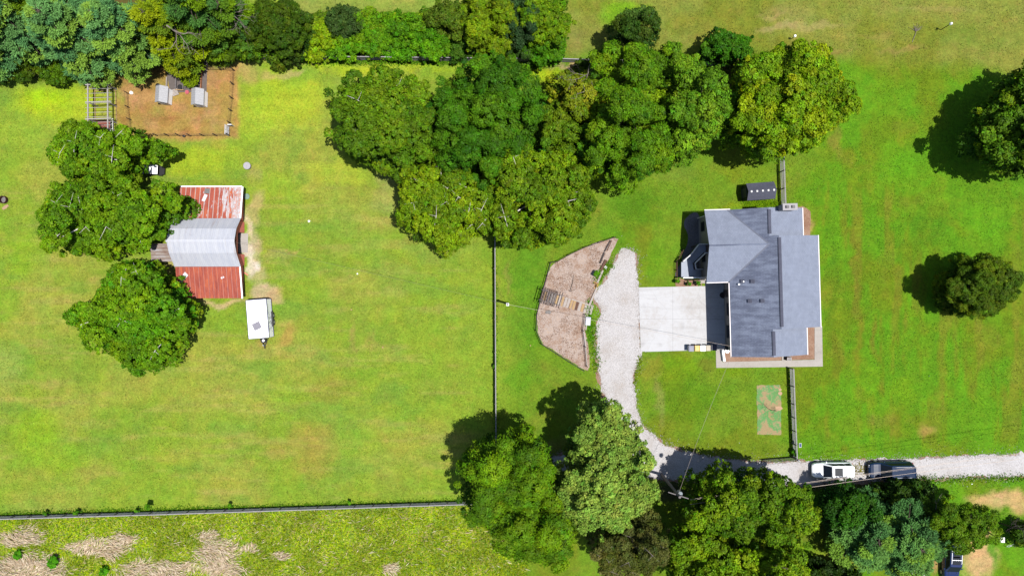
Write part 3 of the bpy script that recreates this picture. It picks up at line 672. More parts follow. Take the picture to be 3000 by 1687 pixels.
def G(*c, k=1.18, sat=.13):
    out = []
    for r, g, b in c:
        t_ = tone(r, g, b); m_ = (t_[0] + t_[1]) / 2; out.append((min(.6, t_[0] * k), min(.6, t_[1] * k), max(.002, (t_[2] * k) - sat * m_ * k)))
    return out
BRIGHT = G((120, 166, 30), (104, 152, 26), (138, 180, 36), (90, 138, 26))
DEEP = G((88, 142, 20), (74, 126, 18), (104, 154, 24), (58, 112, 32))
OLIVE = G((106, 146, 20), (92, 132, 18), (76, 116, 16), (124, 160, 24))
OLIVE2 = G((134, 168, 20), (116, 152, 18), (150, 180, 26), (94, 134, 18))
LIME = G((118, 168, 14), (100, 154, 12), (142, 186, 20), (84, 136, 16), k=1.08)
LIGHT = G((156, 190, 76), (140, 178, 68), (126, 166, 66), (172, 202, 84), k=1.1, sat=.02)
GREYG = G((110, 156, 60), (94, 142, 52), (126, 168, 64), (104, 150, 40), k=1.25)
MAPLE = G((136, 176, 26), (112, 158, 32), (170, 190, 16), (98, 146, 36), k=1.25)
TR = 'broadleaf trees on the plot'
DARKG = G((60, 106, 24), (74, 118, 22), (48, 92, 30), (84, 122, 24))
PINEB = G((116, 170, 98), (130, 182, 92), (98, 154, 94), (148, 190, 80), k=1.3, sat=.05)
PINEY = G((156, 180, 62), (138, 166, 58), (124, 158, 66), (166, 184, 56))
PINEG = G((110, 152, 62), (96, 144, 66), (88, 140, 74), (124, 162, 58))
TR = 'broadleaf trees on the plot'
# --- west trees
broad('sycamore_tree', 'broad green tree over the small white cart, white branches showing', [(165, 340), (175, 318), (215, 296), (250, 325), (290, 335), (330, 322), (345, 318), (365, 345), (400, 350), (438, 378), (430, 394), (398, 398), (352, 405), (345, 455), (325, 478), (260, 470), (200, 455), (165, 440), (150, 420), (128, 398), (124, 365)], 4.5, 7.5, BRIGHT, 11, lobe=.95, leaf=.15, dens=10, bark=BARK_W, twigs=7, gaps=.03, base=(300, 400), group=TR, ragg=.4, clump=.34)
broad('sycamore_tree', 'spreading green tree reaching over the rusty north roof of the barn', [(100, 530), (92, 560), (120, 590), (118, 620), (150, 640), (230, 652), (300, 640), (350, 630), (400, 612), (440, 590), (455, 560), (480, 545), (492, 505), (470, 478), (425, 462), (370, 468), (320, 440), (250, 425), (190, 440), (150, 450), (118, 480), (124, 500)], 5.0, 8.5, BRIGHT, 12, lobe=1.05, leaf=.155, dens=10, bark=BARK_W, twigs=12, gaps=.04, base=(310, 545), group=TR, ragg=.45, clump=.36)
broad('sycamore_tree', 'rounded green tree southwest of the barn', [(275, 680), (300, 655), (330, 662), (380, 655), (415, 670), (440, 690), (452, 730), (490, 752), (499, 795), (480, 850), (455, 895), (430, 905), (400, 930), (350, 948), (322, 925), (300, 905), (250, 890), (212, 862), (218, 835), (190, 828), (170, 808), (166, 785), (190, 762), (240, 740), (270, 712)], 5.0, 9.0, BRIGHT[:3] + G((84, 150, 36)), 13, lobe=1.05, leaf=.155, dens=11, bark=BARK_W, twigs=9, base=(355, 795), group=TR, ragg=.35, clump=.36)
# --- central grove
broad('oak_tree', 'olive green oak at the west end of the middle grove', [(850, 215), (880, 188), (930, 170), (960, 178), (1005, 183), (1040, 195), (1080, 205), (1105, 250), (1100, 330), (1105, 400), (1060, 432), (1005, 452), (960, 425), (900, 400), (862, 395), (840, 345), (820, 335), (835, 262), (826, 235)], 7.0, 10.5, OLIVE, 21, lobe=1.35, leaf=.16, dens=10, twigs=2, bark=BARK_W, base=(985, 330), group=TR, clump=.34)
broad('ash_tree', 'tall deep green tree in the middle of the grove', [(1110, 205), (1150, 170), (1190, 150), (1240, 128), (1285, 155), (1340, 190), (1372, 240), (1370, 300), (1392, 345), (1370, 385), (1300, 385), (1270, 420), (1240, 460), (1215, 468), (1165, 442), (1110, 420), (1082, 350), (1078, 270)], 8.5, 12.5, DEEP, 22, lobe=1.35, leaf=.17, dens=10, asp=.38, clump=.5, base=(1228, 330), group=TR, space=1.0)
broad('oak_tree', 'yellow green tree with pale bare branches at the grove south tip', [(1012, 445), (1060, 412), (1130, 398), (1200, 428), (1240, 478), (1245, 540), (1222, 588), (1170, 600), (1120, 632), (1062, 612), (1020, 582), (992, 542), (1010, 492)], 6.0, 9.0, OLIVE2, 23, lobe=1.0, leaf=.145, dens=7.5, twigs=14, bark=BARK_W, gaps=.07, base=(1130, 520), group=TR, ragg=.5, clump=.34)
broad('oak_tree', 'round olive tree over the head of the middle fence', [(1232, 425), (1270, 375), (1335, 365), (1420, 380), (1470, 428), (1496, 490), (1482, 550), (1440, 602), (1360, 620), (1290, 622), (1242, 592), (1222, 535), (1215, 472)], 6.5, 10.0, G((118, 156, 16), (102, 142, 14), (136, 170, 20), (86, 126, 16)), 24, lobe=1.1, leaf=.155, dens=10, twigs=4, bark=BARK_W, base=(1352, 505), group=TR, clump=.36)
broad('oak_tree', 'olive tree wedged between the tall deep green and bright green crowns', [(1355, 262), (1400, 262), (1440, 300), (1470, 340), (1462, 385), (1420, 400), (1372, 380), (1368, 320)], 7.0, 9.5, G((104, 140, 26), (90, 128, 24), (122, 150, 30)), 25, lobe=1.1, leaf=.155, dens=10, base=(1410, 330), group=TR)
broad('oak_tree', 'thin yellowing tree with dead grey twigs beside the north fence', [(1382, 200), (1420, 162), (1452, 182), (1500, 192), (1525, 220), (1515, 280), (1478, 320), (1430, 300), (1395, 270)], 5.5, 8.0, G((110, 142, 34), (140, 160, 44), (172, 176, 60), (96, 128, 34), sat=.06), 26, lobe=.9, leaf=.145, dens=8, twigs=9, bark=BARK_D, gaps=.08, base=(1452, 240), group=TR, ragg=.45)
broad('locust_tree', 'tall bright green tree north of the fenced mulch bed', [(1492, 135), (1530, 118), (1560, 110), (1620, 130), (1675, 150), (1690, 200), (1672, 270), (1676, 340), (1705, 400), (1655, 432), (1592, 456), (1530, 450), (1482, 430), (1462, 390), (1472, 330), (1508, 280), (1512, 200), (1482, 162)], 8.0, 12.0, LIME, 27, lobe=1.3, leaf=.165, dens=10, asp=.4, clump=.48, base=(1585, 300), group=TR)
broad('maple_tree', 'grey green tree between the bright green tree and the yellow green maple', [(1700, 120), (1750, 140), (1790, 172), (1822, 212), (1830, 280), (1822, 330), (1790, 372), (1740, 400), (1702, 390), (1680, 335), (1668, 280), (1692, 220), (1684, 160)], 8.0, 11.5, GREYG, 28, lobe=1.05, leaf=.16, dens=11, clump=.44, base=(1752, 280), group=TR)
broad('maple_tree', 'large round yellow green maple beside the east yard fence', [(1852, 170), (1885, 145), (1920, 128), (1950, 122), (1982, 98), (2050, 102), (2080, 130), (2105, 165), (2112, 208), (2150, 235), (2145, 290), (2102, 310), (2072, 350), (2048, 382), (1990, 388), (1922, 392), (1870, 372), (1842, 330), (1830, 285), (1850, 235), (1838, 200)], 7.5, 12.0, MAPLE, 29, lobe=1.0, leaf=.16, dens=12, clump=.46, base=(1985, 262), group=TR, wts=[.35, .3, .15, .2])
broad('holly_tree', 'small dark round tree in the meadow behind the north fence', [(1540, 52), (1560, 30), (1592, 20), (1640, 26), (1660, 55), (1662, 80), (1642, 108), (1590, 112), (1560, 100), (1548, 75)], 4.5, 7.5, G((70, 104, 30), (52, 88, 34), (92, 132, 66), (80, 96, 22)), 30, lobe=.85, leaf=.15, dens=10, base=(1592, 88), group=TR)
broad('young_tree', 'bushy dark green tree on the fence line west of the yellow green maple', [(1752, 112), (1785, 98), (1800, 80), (1850, 78), (1882, 100), (1892, 125), (1880, 150), (1822, 160), (1770, 142)], 3.5, 5.5, G((66, 130, 30), (84, 146, 34), (58, 112, 40), (100, 150, 30)), 31, lobe=.8, leaf=.15, dens=10, base=(1822, 135), group=TR)
broad('young_tree', 'small lime sapling peeking between the bright green tree and the meadow', [(1660, 112), (1690, 105), (1712, 118), (1705, 150), (1672, 152)], 3.5, 5.0, LIME, 32, lobe=.7, leaf=.14, dens=10, group=TR)
# --- east trees
broad('linden_tree', 'large dark green tree cut by the upper right edge', [(x + 6, y) for x, y in [(2452, 275), (2482, 255), (2500, 222), (2545, 195), (2590, 150), (2680, 170), (2740, 240), (2740, 340), (2690, 420), (2600, 440), (2560, 442), (2520, 440), (2470, 405), (2440, 370), (2436, 330), (2462, 310)]], 5.6, 9.5, G((92, 140, 52), (112, 158, 60), (74, 120, 44), (140, 176, 60)), 41, lobe=1.05, leaf=.16, dens=10, base=(2560, 320), group=TR, wts=[.35, .3, .2, .15])
broad('cedar_tree', 'lone rounded dark green cedar on the east lawn', [(2382, 690), (2368, 730), (2385, 770), (2420, 800), (2465, 798), (2520, 765), (2562, 735), (2560, 690), (2535, 660), (2490, 648), (2450, 640), (2405, 655)], 3.9, 6.8, G((108, 138, 50), (88, 122, 46), (72, 106, 42), (128, 152, 56)), 42, lobe=.85, leaf=.13, dens=13, asp=.3, clump=.34, base=(2440, 715), hlow=.8, group=TR)
# --- south trees
broad('hickory_tree', 'vivid green tree with star shaped leaf clusters beside the end of the long fence', [(1250, 1092), (1285, 1085), (1322, 1078), (1345, 1100), (1372, 1120), (1388, 1172), (1408, 1240), (1420, 1290), (1440, 1340), (1440, 1395), (1400, 1425), (1300, 1412), (1250, 1382), (1242, 1342), (1180, 1320), (1160, 1285), (1150, 1195), (1175, 1130), (1215, 1110)], 9.0, 12.5, G((116, 160, 10), (98, 146, 10), (140, 182, 16), (78, 126, 12), k=1.15), 51, lobe=1.0, leaf=.19, dens=8, asp=.3, star=True, clump=.5, gaps=.05, base=(1285, 1215), group=TR, flat=.6)
broad('poplar_tree', 'light green tree overhanging the bend of the gravel driveway', [(1432, 1092), (1440, 1050), (1475, 1030), (1530, 1010), (1580, 1045), (1622, 1092), (1645, 1150), (1640, 1190), (1662, 1232), (1632, 1262), (1590, 1290), (1580, 1320), (1512, 1350), (1440, 1345), (1402, 1300), (1395, 1230), (1400, 1160), (1452, 1130)], 9.0, 13.0, LIGHT, 52, lobe=1.1, leaf=.155, dens=11, clump=.42, base=(1520, 1135), group=TR)
broad('ailing_tree', 'thin brownish tree with bare twigs between two healthy crowns', [(1500, 1352), (1540, 1345), (1582, 1322), (1600, 1290), (1640, 1270), (1665, 1310), (1682, 1375), (1655, 1425), (1600, 1460), (1560, 1465), (1500, 1420), (1478, 1385)], 6.0, 9.0, G((112, 116, 66), (96, 104, 56), (130, 132, 84), (84, 100, 40)), 53, lobe=.85, leaf=.11, dens=9, twigs=12, bark=BARK_D, gaps=.1, base=(1572, 1350), group=TR, ragg=.5)
broad('locust_tree', 'green tree south of the driveway bend with the power pole at its west side', [(1742, 1205), (1800, 1186), (1850, 1196), (1892, 1180), (1960, 1205), (2010, 1215), (2042, 1245), (2048, 1290), (2020, 1345), (1960, 1370), (1860, 1365), (1780, 1340), (1722, 1320), (1740, 1262)], 7.5, 10.5, G((112, 152, 34), (92, 136, 34), (132, 166, 40), (76, 118, 32)), 54, lobe=1.1, leaf=.155, dens=10, clump=.42, base=(1860, 1245), group=TR)
broad('locust_tree', 'yellow green tree cut by the bottom edge south of the driveway', [(1690, 1330), (1740, 1332), (1800, 1352), (1880, 1372), (1960, 1368), (2025, 1345), (2030, 1420), (2010, 1500), (1900, 1530), (1760, 1520), (1690, 1480), (1672, 1400)], 7.0, 10.0, G((140, 176, 24), (104, 148, 30), (158, 190, 30), (84, 128, 30)), 55, lobe=1.1, leaf=.155, dens=10, clump=.42, base=(1850, 1365), group=TR)
broad('young_tree', 'dark bushy tree between the driveway and the blue green pine', [(2052, 1262), (2082, 1236), (2140, 1226), (2180, 1240), (2215, 1262), (2190, 1310), (2120, 1330), (2070, 1310)], 4.0, 6.5, G((54, 106, 26), (44, 88, 30), (70, 124, 30)), 56, lobe=.9, leaf=.15, dens=9, base=(2130, 1245), group=TR)
broad('young_tree', 'low shaded bush beside the drive under the two parked vehicles', [(2190, 1228), (2260, 1218), (2330, 1215), (2362, 1225), (2350, 1250), (2280, 1262), (2210, 1262)], 2.5, 4.0, G((60, 96, 36), (44, 78, 30), (78, 110, 40)), 57, lobe=.7, leaf=.14, dens=9, group=TR)
broad('mimosa_tree', 'feathery dull green tree over the sandy lot at lower right', [(2330, 1262), (2390, 1255), (2450, 1268), (2490, 1288), (2512, 1325), (2506, 1350), (2475, 1372), (2440, 1382), (2390, 1390), (2350, 1370), (2320, 1310)], 6.0, 8.5, G((110, 152, 50), (94, 136, 48), (126, 166, 58), (82, 122, 44)), 58, lobe=1.0, leaf=.17, dens=9, asp=.25, clump=.4, base=(2425, 1290), group=TR)
broad('shrub', 'dark bush beside the white birdhouse at the right edge', [(2545, 1328), (2570, 1320), (2600, 1330), (2600, 1365), (2565, 1372), (2543, 1352)], 1.6, 2.6, G((66, 110, 26), (120, 150, 30), (44, 84, 26)), 59, lobe=.5, leaf=.11, dens=10, cat='shrub')
broad('shrub', 'dark shrub cut by the bottom edge left of the blue green pine', [(2010, 1432), (2060, 1415), (2120, 1422), (2160, 1438), (2150, 1500), (2020, 1500)], 2.4, 4.0, G((34, 60, 24), (50, 80, 28), (66, 96, 34)), 60, lobe=.7, leaf=.13, dens=9, cat='shrub')
SEP = G((116, 168, 84), (98, 152, 80), (136, 182, 72), (84, 136, 74), k=1.28, sat=.05)
pine('blue green pine at lower right with long feathery boughs', 2570, 1528, 9.0, 5.8, SEP, 61, lean=(.3, -.2), group=None, hlow=2.2)
pine('second feathery pine touching the lower right pine on its west side', 2478, 1520, 8.0, 4.8, SEP, 62, group=None, hlow=1.8)
# --- northern pines: one label each
pn = 'pines along the northern tree line'
pine('leftmost blue green pine in the top left corner', 20, 170, 12.5, 3.9, PINEB, 71)
pine('tall blue green pine second from the left edge', 150, 120, 13.5, 4.6, PINEB, 72, lean=(-.4, .3))
pine('blue green pine above the brown pen corner and white pergola', 310, 150, 12.5, 5.0, PINEB, 73)
pine('full blue green pine with boughs hanging towards the left white coop', 440, 145, 12.5, 4.7, PINEB, 74, lean=(.3, -.4))
pine('green pine behind the second row in the top left corner', 235, 60, 14.5, 4.2, PINEG, 75)
pine('yellow green pine whose lowest boughs cover the raised beds', 560, 140, 11.5, 3.8, PINEY, 76, sparse=.85, dead=.15)
pine('tallest green pine near the dead snag at the top edge', 650, 95, 13.0, 4.6, PINEG, 77, lean=(.4, .2), dead=.08)
pine('short yellow green pine bough in front of the garden beds', 565, 205, 4.2, 1.9, PINEY, 78, hlow=1.0)
pine('slender pine leaning over the north fence by the bare brown strip', 745, 110, 11.0, 2.4, PINEG, 79, sparse=.7, dead=.3)
# understory and hedge: every shrub is its own plant
hedge = [
 (30, 150, 70, 50, 2.5, DARKG, 'dark undergrowth shrub beneath the leftmost pine'), (150, 175, 45, 26, 2.2, DEEP, 'deep green shrub in the gap between the left pines'),
 (400, 70, 60, 50, 4, DARKG, 'dark shrub between the pines at the top edge'), (540, 45, 50, 50, 4, DARKG, 'dark shrub behind the yellow green pine'), (570, 118, 60, 32, 3.4, DARKG, 'dark shrub behind the fence right of the raised beds'), (630, 100, 34, 40, 3.2, DEEP, 'deep green shrub below the dead snag'),
 (705, 78, 60, 66, 5.2, DARKG, 'large dark green bush at the west end of the hedge'), (728, 132, 36, 26, 2.6, G((66, 100, 36), (50, 84, 34)), 'low dark bush bulging over the north fence'),
 (796, 92, 46, 46, 2.6, G((150, 190, 10), (122, 176, 14), (168, 200, 14)), 'yellow green shrub at the west end of the hedge'), (802, 133, 34, 18, 1.6, G((180, 195, 20), (150, 180, 20)), 'low yellow shrub against the north fence'),
 (826, 48, 40, 20, 2.6, G((84, 130, 50), (100, 150, 44)), 'soft green shrub on the meadow side of the hedge'), (868, 62, 42, 34, 3.2, G((60, 100, 50), (74, 116, 56), (50, 88, 46)), 'blue green shrub in the middle of the hedge'),
 (872, 118, 48, 34, 2.2, G((96, 172, 20), (78, 156, 24), (116, 186, 20)), 'vivid green vine mound right of the yellow shrub'), (950, 52, 48, 26, 2.6, G((104, 174, 24), (84, 154, 28), (130, 186, 20)), 'bright vine mound on the meadow side'), (936, 100, 46, 34, 2.4, G((96, 168, 16), (110, 166, 20), (76, 150, 20)), 'vine covered mound with reddish leaves'),
 (1010, 78, 46, 42, 2.8, G((84, 160, 22), (104, 176, 20), (70, 140, 26)), 'tall bright green vine mound at the hedge centre'), (1000, 128, 60, 20, 1.7, G((90, 170, 20), (70, 146, 22)), 'low green vine strip leaning on the fence'),
 (1075, 55, 40, 28, 2.8, G((88, 150, 40), (70, 126, 46), (150, 170, 20)), 'mixed green shrub with a yellow top'), (1092, 108, 50, 36, 2.6, G((86, 166, 20), (104, 182, 22), (64, 130, 26)), 'rounded vivid green shrub near the hedge centre'),
 (1140, 50, 56, 46, 4.2, G((88, 130, 50), (74, 116, 46), (104, 146, 56)), 'dull green round bush at the top edge of the hedge'), (1160, 118, 50, 30, 2.4, G((74, 130, 50), (60, 112, 44)), 'dull green low bush above the fence'), 
 (1232, 60, 56, 66, 6.0, G((140, 182, 24), (120, 164, 30), (98, 140, 28)), 'yellow green tree standing in the hedge'), (1240, 128, 40, 18, 2.0, DARKG, 'dark low shrub under the yellow green hedge tree'),
 (1305, 45, 48, 60, 5.5, G((50, 92, 56), (62, 106, 60), (42, 78, 48)), 'dark blue green cedar in the hedge'), (1310, 118, 36, 30, 3.0, G((66, 110, 50), (50, 92, 44)), 'dull shrub below the dark cedar'),
 (1375, 50, 54, 64, 5.5, G((98, 158, 22), (80, 140, 22), (118, 172, 26)), 'bright green tree at the east end of the hedge'), (1370, 122, 44, 34, 3.4, G((74, 150, 16), (60, 124, 20), (92, 164, 22)), 'vivid green shrub at the east end against the fence'),
 (1815, 150, 30, 14, 2.0, G((70, 100, 50), (90, 120, 60)), 'grey green brush on the fence line under the bushy tree'), (1480, 160, 24, 12, 1.8, DARKG, 'small dark brush on the north fence by the bright green tree')]
for i, (x, y, rx, ry, h, c, lb) in enumerate(hedge):
    rnd = random.Random(300 + i); hm = h * .6; c = [(min(q_[1] * .62, q_[0] * 1.35), q_[1], q_[2]) for q_ in c]
    rx *= 1.3; ry *= 1.2; poly = [(x + rx * rnd.uniform(.85, 1.12) * math.cos(a), y + ry * rnd.uniform(.85, 1.12) * math.sin(a)) for a in [k * 6.283 / 11 for k in range(11)]]
    broad('hedge_shrub' if h < 5.4 else 'hedge_tree', lb, poly, hm, h, c, 400 + i, lobe=.62 if h < 3.5 else .85, leaf=.135, dens=9, asp=.45, clump=.3, cat='shrub' if h < 5.4 else 'tree', group='hedge and undergrowth along the north fence', hlow=.3, trunk_r=.1 if h < 5 else .2, under=h > 3)
# weeds climbing the fences
weed = [(1244, 920, 6, 'weed clump climbing the middle fence near its south end'), (116, 1290, 8, 'weed clump at the long fence near the left edge'), (193, 1288, 9, 'bright weed clump growing through the long fence'), (345, 1283, 9, 'weed clump on the long fence below the sycamore'), (375, 1272, 12, 'tall dark weed standing at the long fence'), (578, 1272, 9, 'weed clump at the long fence near its middle'), (881, 1262, 7, 'small weed at the long fence east half'),
        (1704, 707, 5, 'small round green bush at the corner of the planting bed'), (1732, 713, 4, 'tiny green plant in the planting bed'), (1756, 713, 5, 'dark little bush beside the apron in the planting bed'), (2000, 1137, 8, 'bright green bush at the foot of the open gate'), (1500, 688, 7, 'green weed patch inside the mulch bed rim')]
for i, (x, y, r, lb) in enumerate(weed):
    r *= .6 if i < 7 else 1.0; poly = [(x + r * math.cos(a), y + r * math.sin(a)) for a in [k * 6.283 / 8 for k in range(8)]]
    broad('weed' if i not in (7, 8, 9, 10) else 'small_bush', lb, poly, .5, 1.0 if i != 4 else 1.6, G((90, 165, 20), (70, 130, 24), (116, 180, 24)), 700 + i, lobe=.25, leaf=.07, dens=40, clump=.14, cat='plant', hlow=.2, trunk_r=.02, under=False, ragg=.06)
# bushes in the rough grass
for i, (x, y, r, lb) in enumerate([(135, 1412, 12, 'vivid green bush in the flattened straw'), (45, 1395, 8, 'small green bush amid straw at lower left'), (262, 1435, 9, 'dark weed bush by the bottom edge')]):
    poly = [(x + r * math.cos(a), y + r * 1.3 * math.sin(a)) for a in [k * 6.283 / 8 for k in range(8)]]
    broad('small_bush', lb, poly, .5, .9, G((100, 185, 10), (80, 160, 16)), 720 + i, lobe=.3, leaf=.08, dens=30, clump=.16, cat='plant', hlow=.2, trunk_r=.02, under=False, ragg=.1)

def dead_tree(kind, label, base, h, dirs, r0, bark, seed, spread=1.0, cat='tree'):
    rnd = random.Random(seed); root = thing(kind, label, cat, base); m = MB(); b = MB()
    m.tube([(0, 0, -.1), (dirs[0] * h * .1, dirs[1] * h * .1, h * .45), (dirs[0] * h * .25, dirs[1] * h * .25, h)], [r0, r0 * .75, r0 * .35], 7)
    def grow(p, d, L, r, dep):
        q = p + d * L * .55 + Vector((rnd.uniform(-.1, .1), rnd.uniform(-.1, .1), 0)) * L; e = q + (d + Vector((rnd.uniform(-.4, .4), rnd.uniform(-.4, .4), rnd.uniform(-.15, .25)))).normalized() * L * .5
        b.tube([tuple(p), tuple(q), tuple(e)], [r, r * .7, r * .35], 5)
        if dep > 0:
            for s in range(2 if dep < 2 else 3):
                nd = (d + Vector((rnd.uniform(-.9, .9), rnd.uniform(-.9, .9), rnd.uniform(-.1, .4)))).normalized(); grow(q.lerp(e, rnd.random()), nd, L * .6, r * .5, dep - 1)
    for k in range(8):
        t = rnd.uniform(.4, 1); a = rnd.uniform(0, 6.28); p = Vector((dirs[0] * h * .25 * t, dirs[1] * h * .25 * t, h * t))
        grow(p, Vector((math.cos(a) + dirs[0] * spread, math.sin(a) + dirs[1] * spread, rnd.uniform(-.2, .5))).normalized(), h * .22 * rnd.uniform(.6, 1.2), r0 * .3, 2)
    m.add(b.v, b.f); m.build('trunk', bark, root, smooth=True)
    return root
dead_tree('dead_tree', 'dead pine snag with pale drooping branches at the top edge', P(600, 150), 9.5, (.1, -.25), .22, BARK_D, 5, 1.2)
dead_tree('dead_tree', 'whitened bare treetop at the west end of the hedge', P(745, 120), 9.0, (.3, .1), .13, BARK_D, 6)
dead_tree('dead_tree', 'bare grey twiggy treetop in the yellowing tree by the north fence', P(1700, 290), 8.8, (0, .2), .10, BARK_D, 7)
dead_tree('dead_tree', 'leafless dark tree over sandy ground at the right edge', P(2925, 1530), 4.2, (.1, .5), .1, WOOD_DARK, 8)
dead_tree('dead_tree', 'leafless sapling on the green seeding mat', P(2256, 1200), 2.2, (-.1, .5), .04, WOOD_DARK, 9, .5)
dead_tree('dead_tree', 'weathered grey log top in the shaded lower right thicket', P(2690, 1478), 5.0, (-.7, .45), .20, BARK_D, 10)
# ------------------------------------------------------------------ grass blades of the rough field (uncountable)
rs = np.random.RandomState(5)
def field_pts(n, x0, x1, y0, y1):
    x = rs.uniform(x0, x1, n); y = rs.uniform(y0, y1, n); ok = (y > 1303 - 33 * x / 1180 + 3) & (x < 1290 - (y - 1350) * .3 + 60 * (y > 1400)); return x[ok], y[ok]
def field_parts(n, straw_only):
    x, y = field_pts(n, -60, 1330, 1262, 1500)
    sw = np.zeros(len(x)); ax = fbm(x / 55, y / 40, 41, 4) - .5; ay = fbm(x / 55, y / 40, 57, 4) - .5
    for (bx, by, rx, ry) in straw: sw = np.maximum(sw, sstep(1.25, .55, np.hypot((x + ax * 40 - bx) / rx, (y + ay * 26 - by) / ry)))
    sw = np.maximum(sw, .05 * sstep(.5, .7, fbm(x / 14, y / 10, 9, 3)))
    k = (rs.uniform(size=len(x)) < sw * .85) if straw_only else (rs.uniform(size=len(x)) > sw * .72)
    x, y = x[k], y[k]; kk = H / F * 1.1646; return np.column_stack([(x - 1288) * kk, (724.3 - y) * kk])
p = field_parts(80000, True); n = len(p)
ang = (fbm(p[:, 0] / 3.2, p[:, 1] / 1.8, 77, 3) - .5) * 4.0 + .35 + rs.normal(size=n) * .22
Dd = np.column_stack([np.cos(ang), np.sin(ang), np.abs(rs.normal(size=n)) * .22 + .03]); C = np.column_stack([p, rs.uniform(.02, .28, n)])
s1 = spray_quads(rs, C, Dd, .7, .024, pal(rs, n, [tuple(v * 1.75 for v in tone(*q)) for q in ((230, 208, 178), (214, 188, 158), (240, 224, 198), (196, 168, 138))], None, .1))
p = field_parts(60000, False); n = len(p)
Dd = norm(rs.normal(size=(n, 3))) * np.array([1, 1, .3]) + np.array([0, 0, .22]); C = np.column_stack([p, rs.uniform(0, .06, n)])
tn = fbm(p[:, 0] / 2.0, p[:, 1] / 2.0, 19, 4)
gc = pal(rs, n, G((158, 182, 62), (172, 190, 72), (134, 168, 54), (190, 184, 110), (112, 156, 56), k=1.3), [.3, .22, .22, .12, .14], .18); gc = gc * (0.8 + .45 * sstep(.35, .65, tn))[:, None]
s2 = spray_quads(rs, C, Dd, .42, .05, gc)
V = np.concatenate([s1[0], s2[0]]); c = np.concatenate([s1[1], s2[1]])
o = np_mesh('rough_grass', V, np.arange(len(V)).reshape(-1, 4), LEAF, c); set_props(o, 'flattened straw and rough weedy grass south of the long fence', 'grass', kind='stuff')
# taller tufts along fence lines, hedge foot, gravel edges and the driveway spur
pts = []; cols_ = []
def line_tufts(a, b, n, w, seed=0, cl=((110, 160, 40), (90, 140, 36))):
    a = P(*a); b = P(*b); t = rs.uniform(size=n); q = np.column_stack([a.x + (b.x - a.x) * t, a.y + (b.y - a.y) * t]) + rs.normal(size=(n, 2)) * w
    pts.append(q); cols_.append(pal(rs, n, G(*cl), None, .18))
line_tufts((0, 1508), (1360, 1470), 6000, .22); line_tufts((1450, 700), (1452, 1270), 700, .15)
line_tufts((860, 176), (1640, 182), 7000, .30, cl=((90, 150, 24), (70, 120, 24), (120, 170, 30))); line_tufts((2312, 1090), (2325, 1345), 500, .15)
line_tufts((1745, 820), (1790, 770), 500, .25); line_tufts((1738, 950), (1748, 1080), 450, .28); line_tufts((1725, 880), (1728, 1000), 500, .2, cl=((100, 170, 20), (80, 150, 24)))
line_tufts((2180, 596), (2290, 600), 1200, .3, cl=((150, 190, 20), (120, 170, 20))); line_tufts((2500, 1372), (2610, 1372), 500, .5, cl=((170, 165, 80), (150, 140, 80)))
line_tufts((2640, 1405), (3000, 1398), 900, .25); line_tufts((1876, 1040), (1860, 1130), 160, .16, cl=((140, 160, 60), (120, 150, 40)))
p = np.concatenate(pts); n = len(p); Dd = norm(rs.normal(size=(n, 3))) * np.array([1, 1, .5]) + np.array([0, 0, .6])
V, c = spray_quads(rs, np.column_stack([p, np.full(n, .01)]), Dd, .26, .045, np.concatenate(cols_))
o = np_mesh('edge_grass', V, np.arange(len(V)).reshape(-1, 4), LEAF, c); set_props(o, 'longer unmown grass along fences and gravel edges', 'grass', kind='stuff')

# short turf tufts over the mown lawns
n = 230000; x = rs.uniform(-63, 63, n); y = rs.uniform(-29, 36, n); ix = np.clip(np.searchsorted(gx, x), 0, len(gx) - 1); iy = np.clip(np.searchsorted(gy, y), 0, len(gy) - 1)
cl_ = base[iy, ix]; green = cl_[:, 1] > cl_[:, 0] * 1.0; sxx = x / (H / F) + 1500; syy = 843.5 - y / (H / F)
ok = green & ~inpoly(sxx, syy, drive) & ~inpoly(sxx, syy, bed) & ~((sxx > 1868) & (sxx < 2415) & (syy > 612) & (syy < 1080)) & ~((sxx > 2210) & (sxx < 2295) & (syy > 1120) & (syy < 1280)) & ~((sxx > 500) & (sxx < 720) & (syy > 545) & (syy < 880)) & (fbm(x / 1.5, y / 1.5, 8, 3) > .40)
x, y, cl_ = x[ok], y[ok], cl_[ok]; n = len(x); Dd = norm(rs.normal(size=(n, 3))) * np.array([1, 1, .3]) + np.array([0, 0, .35])
cc = cl_ * (1 + rs.normal(size=(n, 1)) * .30) * 1.12; cc[:, 0] *= 1 + rs.normal(size=n) * .12
V, c = spray_quads(rs, np.column_stack([x, y, np.full(n, .0)]), Dd, .15, .035, np.clip(cc, .004, .6))
o = np_mesh('lawn_grass', V, np.arange(len(V)).reshape(-1, 4), LEAF, c); set_props(o, 'short mown lawn grass tufts', 'grass', kind='stuff')

# bark chips and litter on the mulch, loose stones strewn past the gravel edge
def scatter_bits(name, label, cat, pts_, size, cols, z, jit=.2, seed=1, tilt=.35):
    r_ = np.random.RandomState(seed); n = len(pts_); N = np.column_stack([r_.normal(size=(n, 2)) * tilt, np.ones(n)])
    V, c = leaf_quads(r_, np.column_stack([pts_, np.full(n, z)]), N, size, .55, pal(r_, n, cols, None, jit), bend=-.3); o = np_mesh(name, V, np.arange(len(V)).reshape(-1, 4), LEAF, c); set_props(o, label, cat, kind='stuff')
def rand_in(poly, n, seed, k=1.0):
    r_ = np.random.RandomState(seed); a = np.array(poly); p = r_.uniform(a.min(0), a.max(0), (n, 2)); p = p[inpoly(p[:, 0], p[:, 1], poly)]
    dn = fbm(p[:, 0] / 22, p[:, 1] / 22, seed, 4); p = p[dn > .5 * k]; return np.column_stack([(p[:, 0] - 1500) * H / F, (843.5 - p[:, 1]) * H / F])
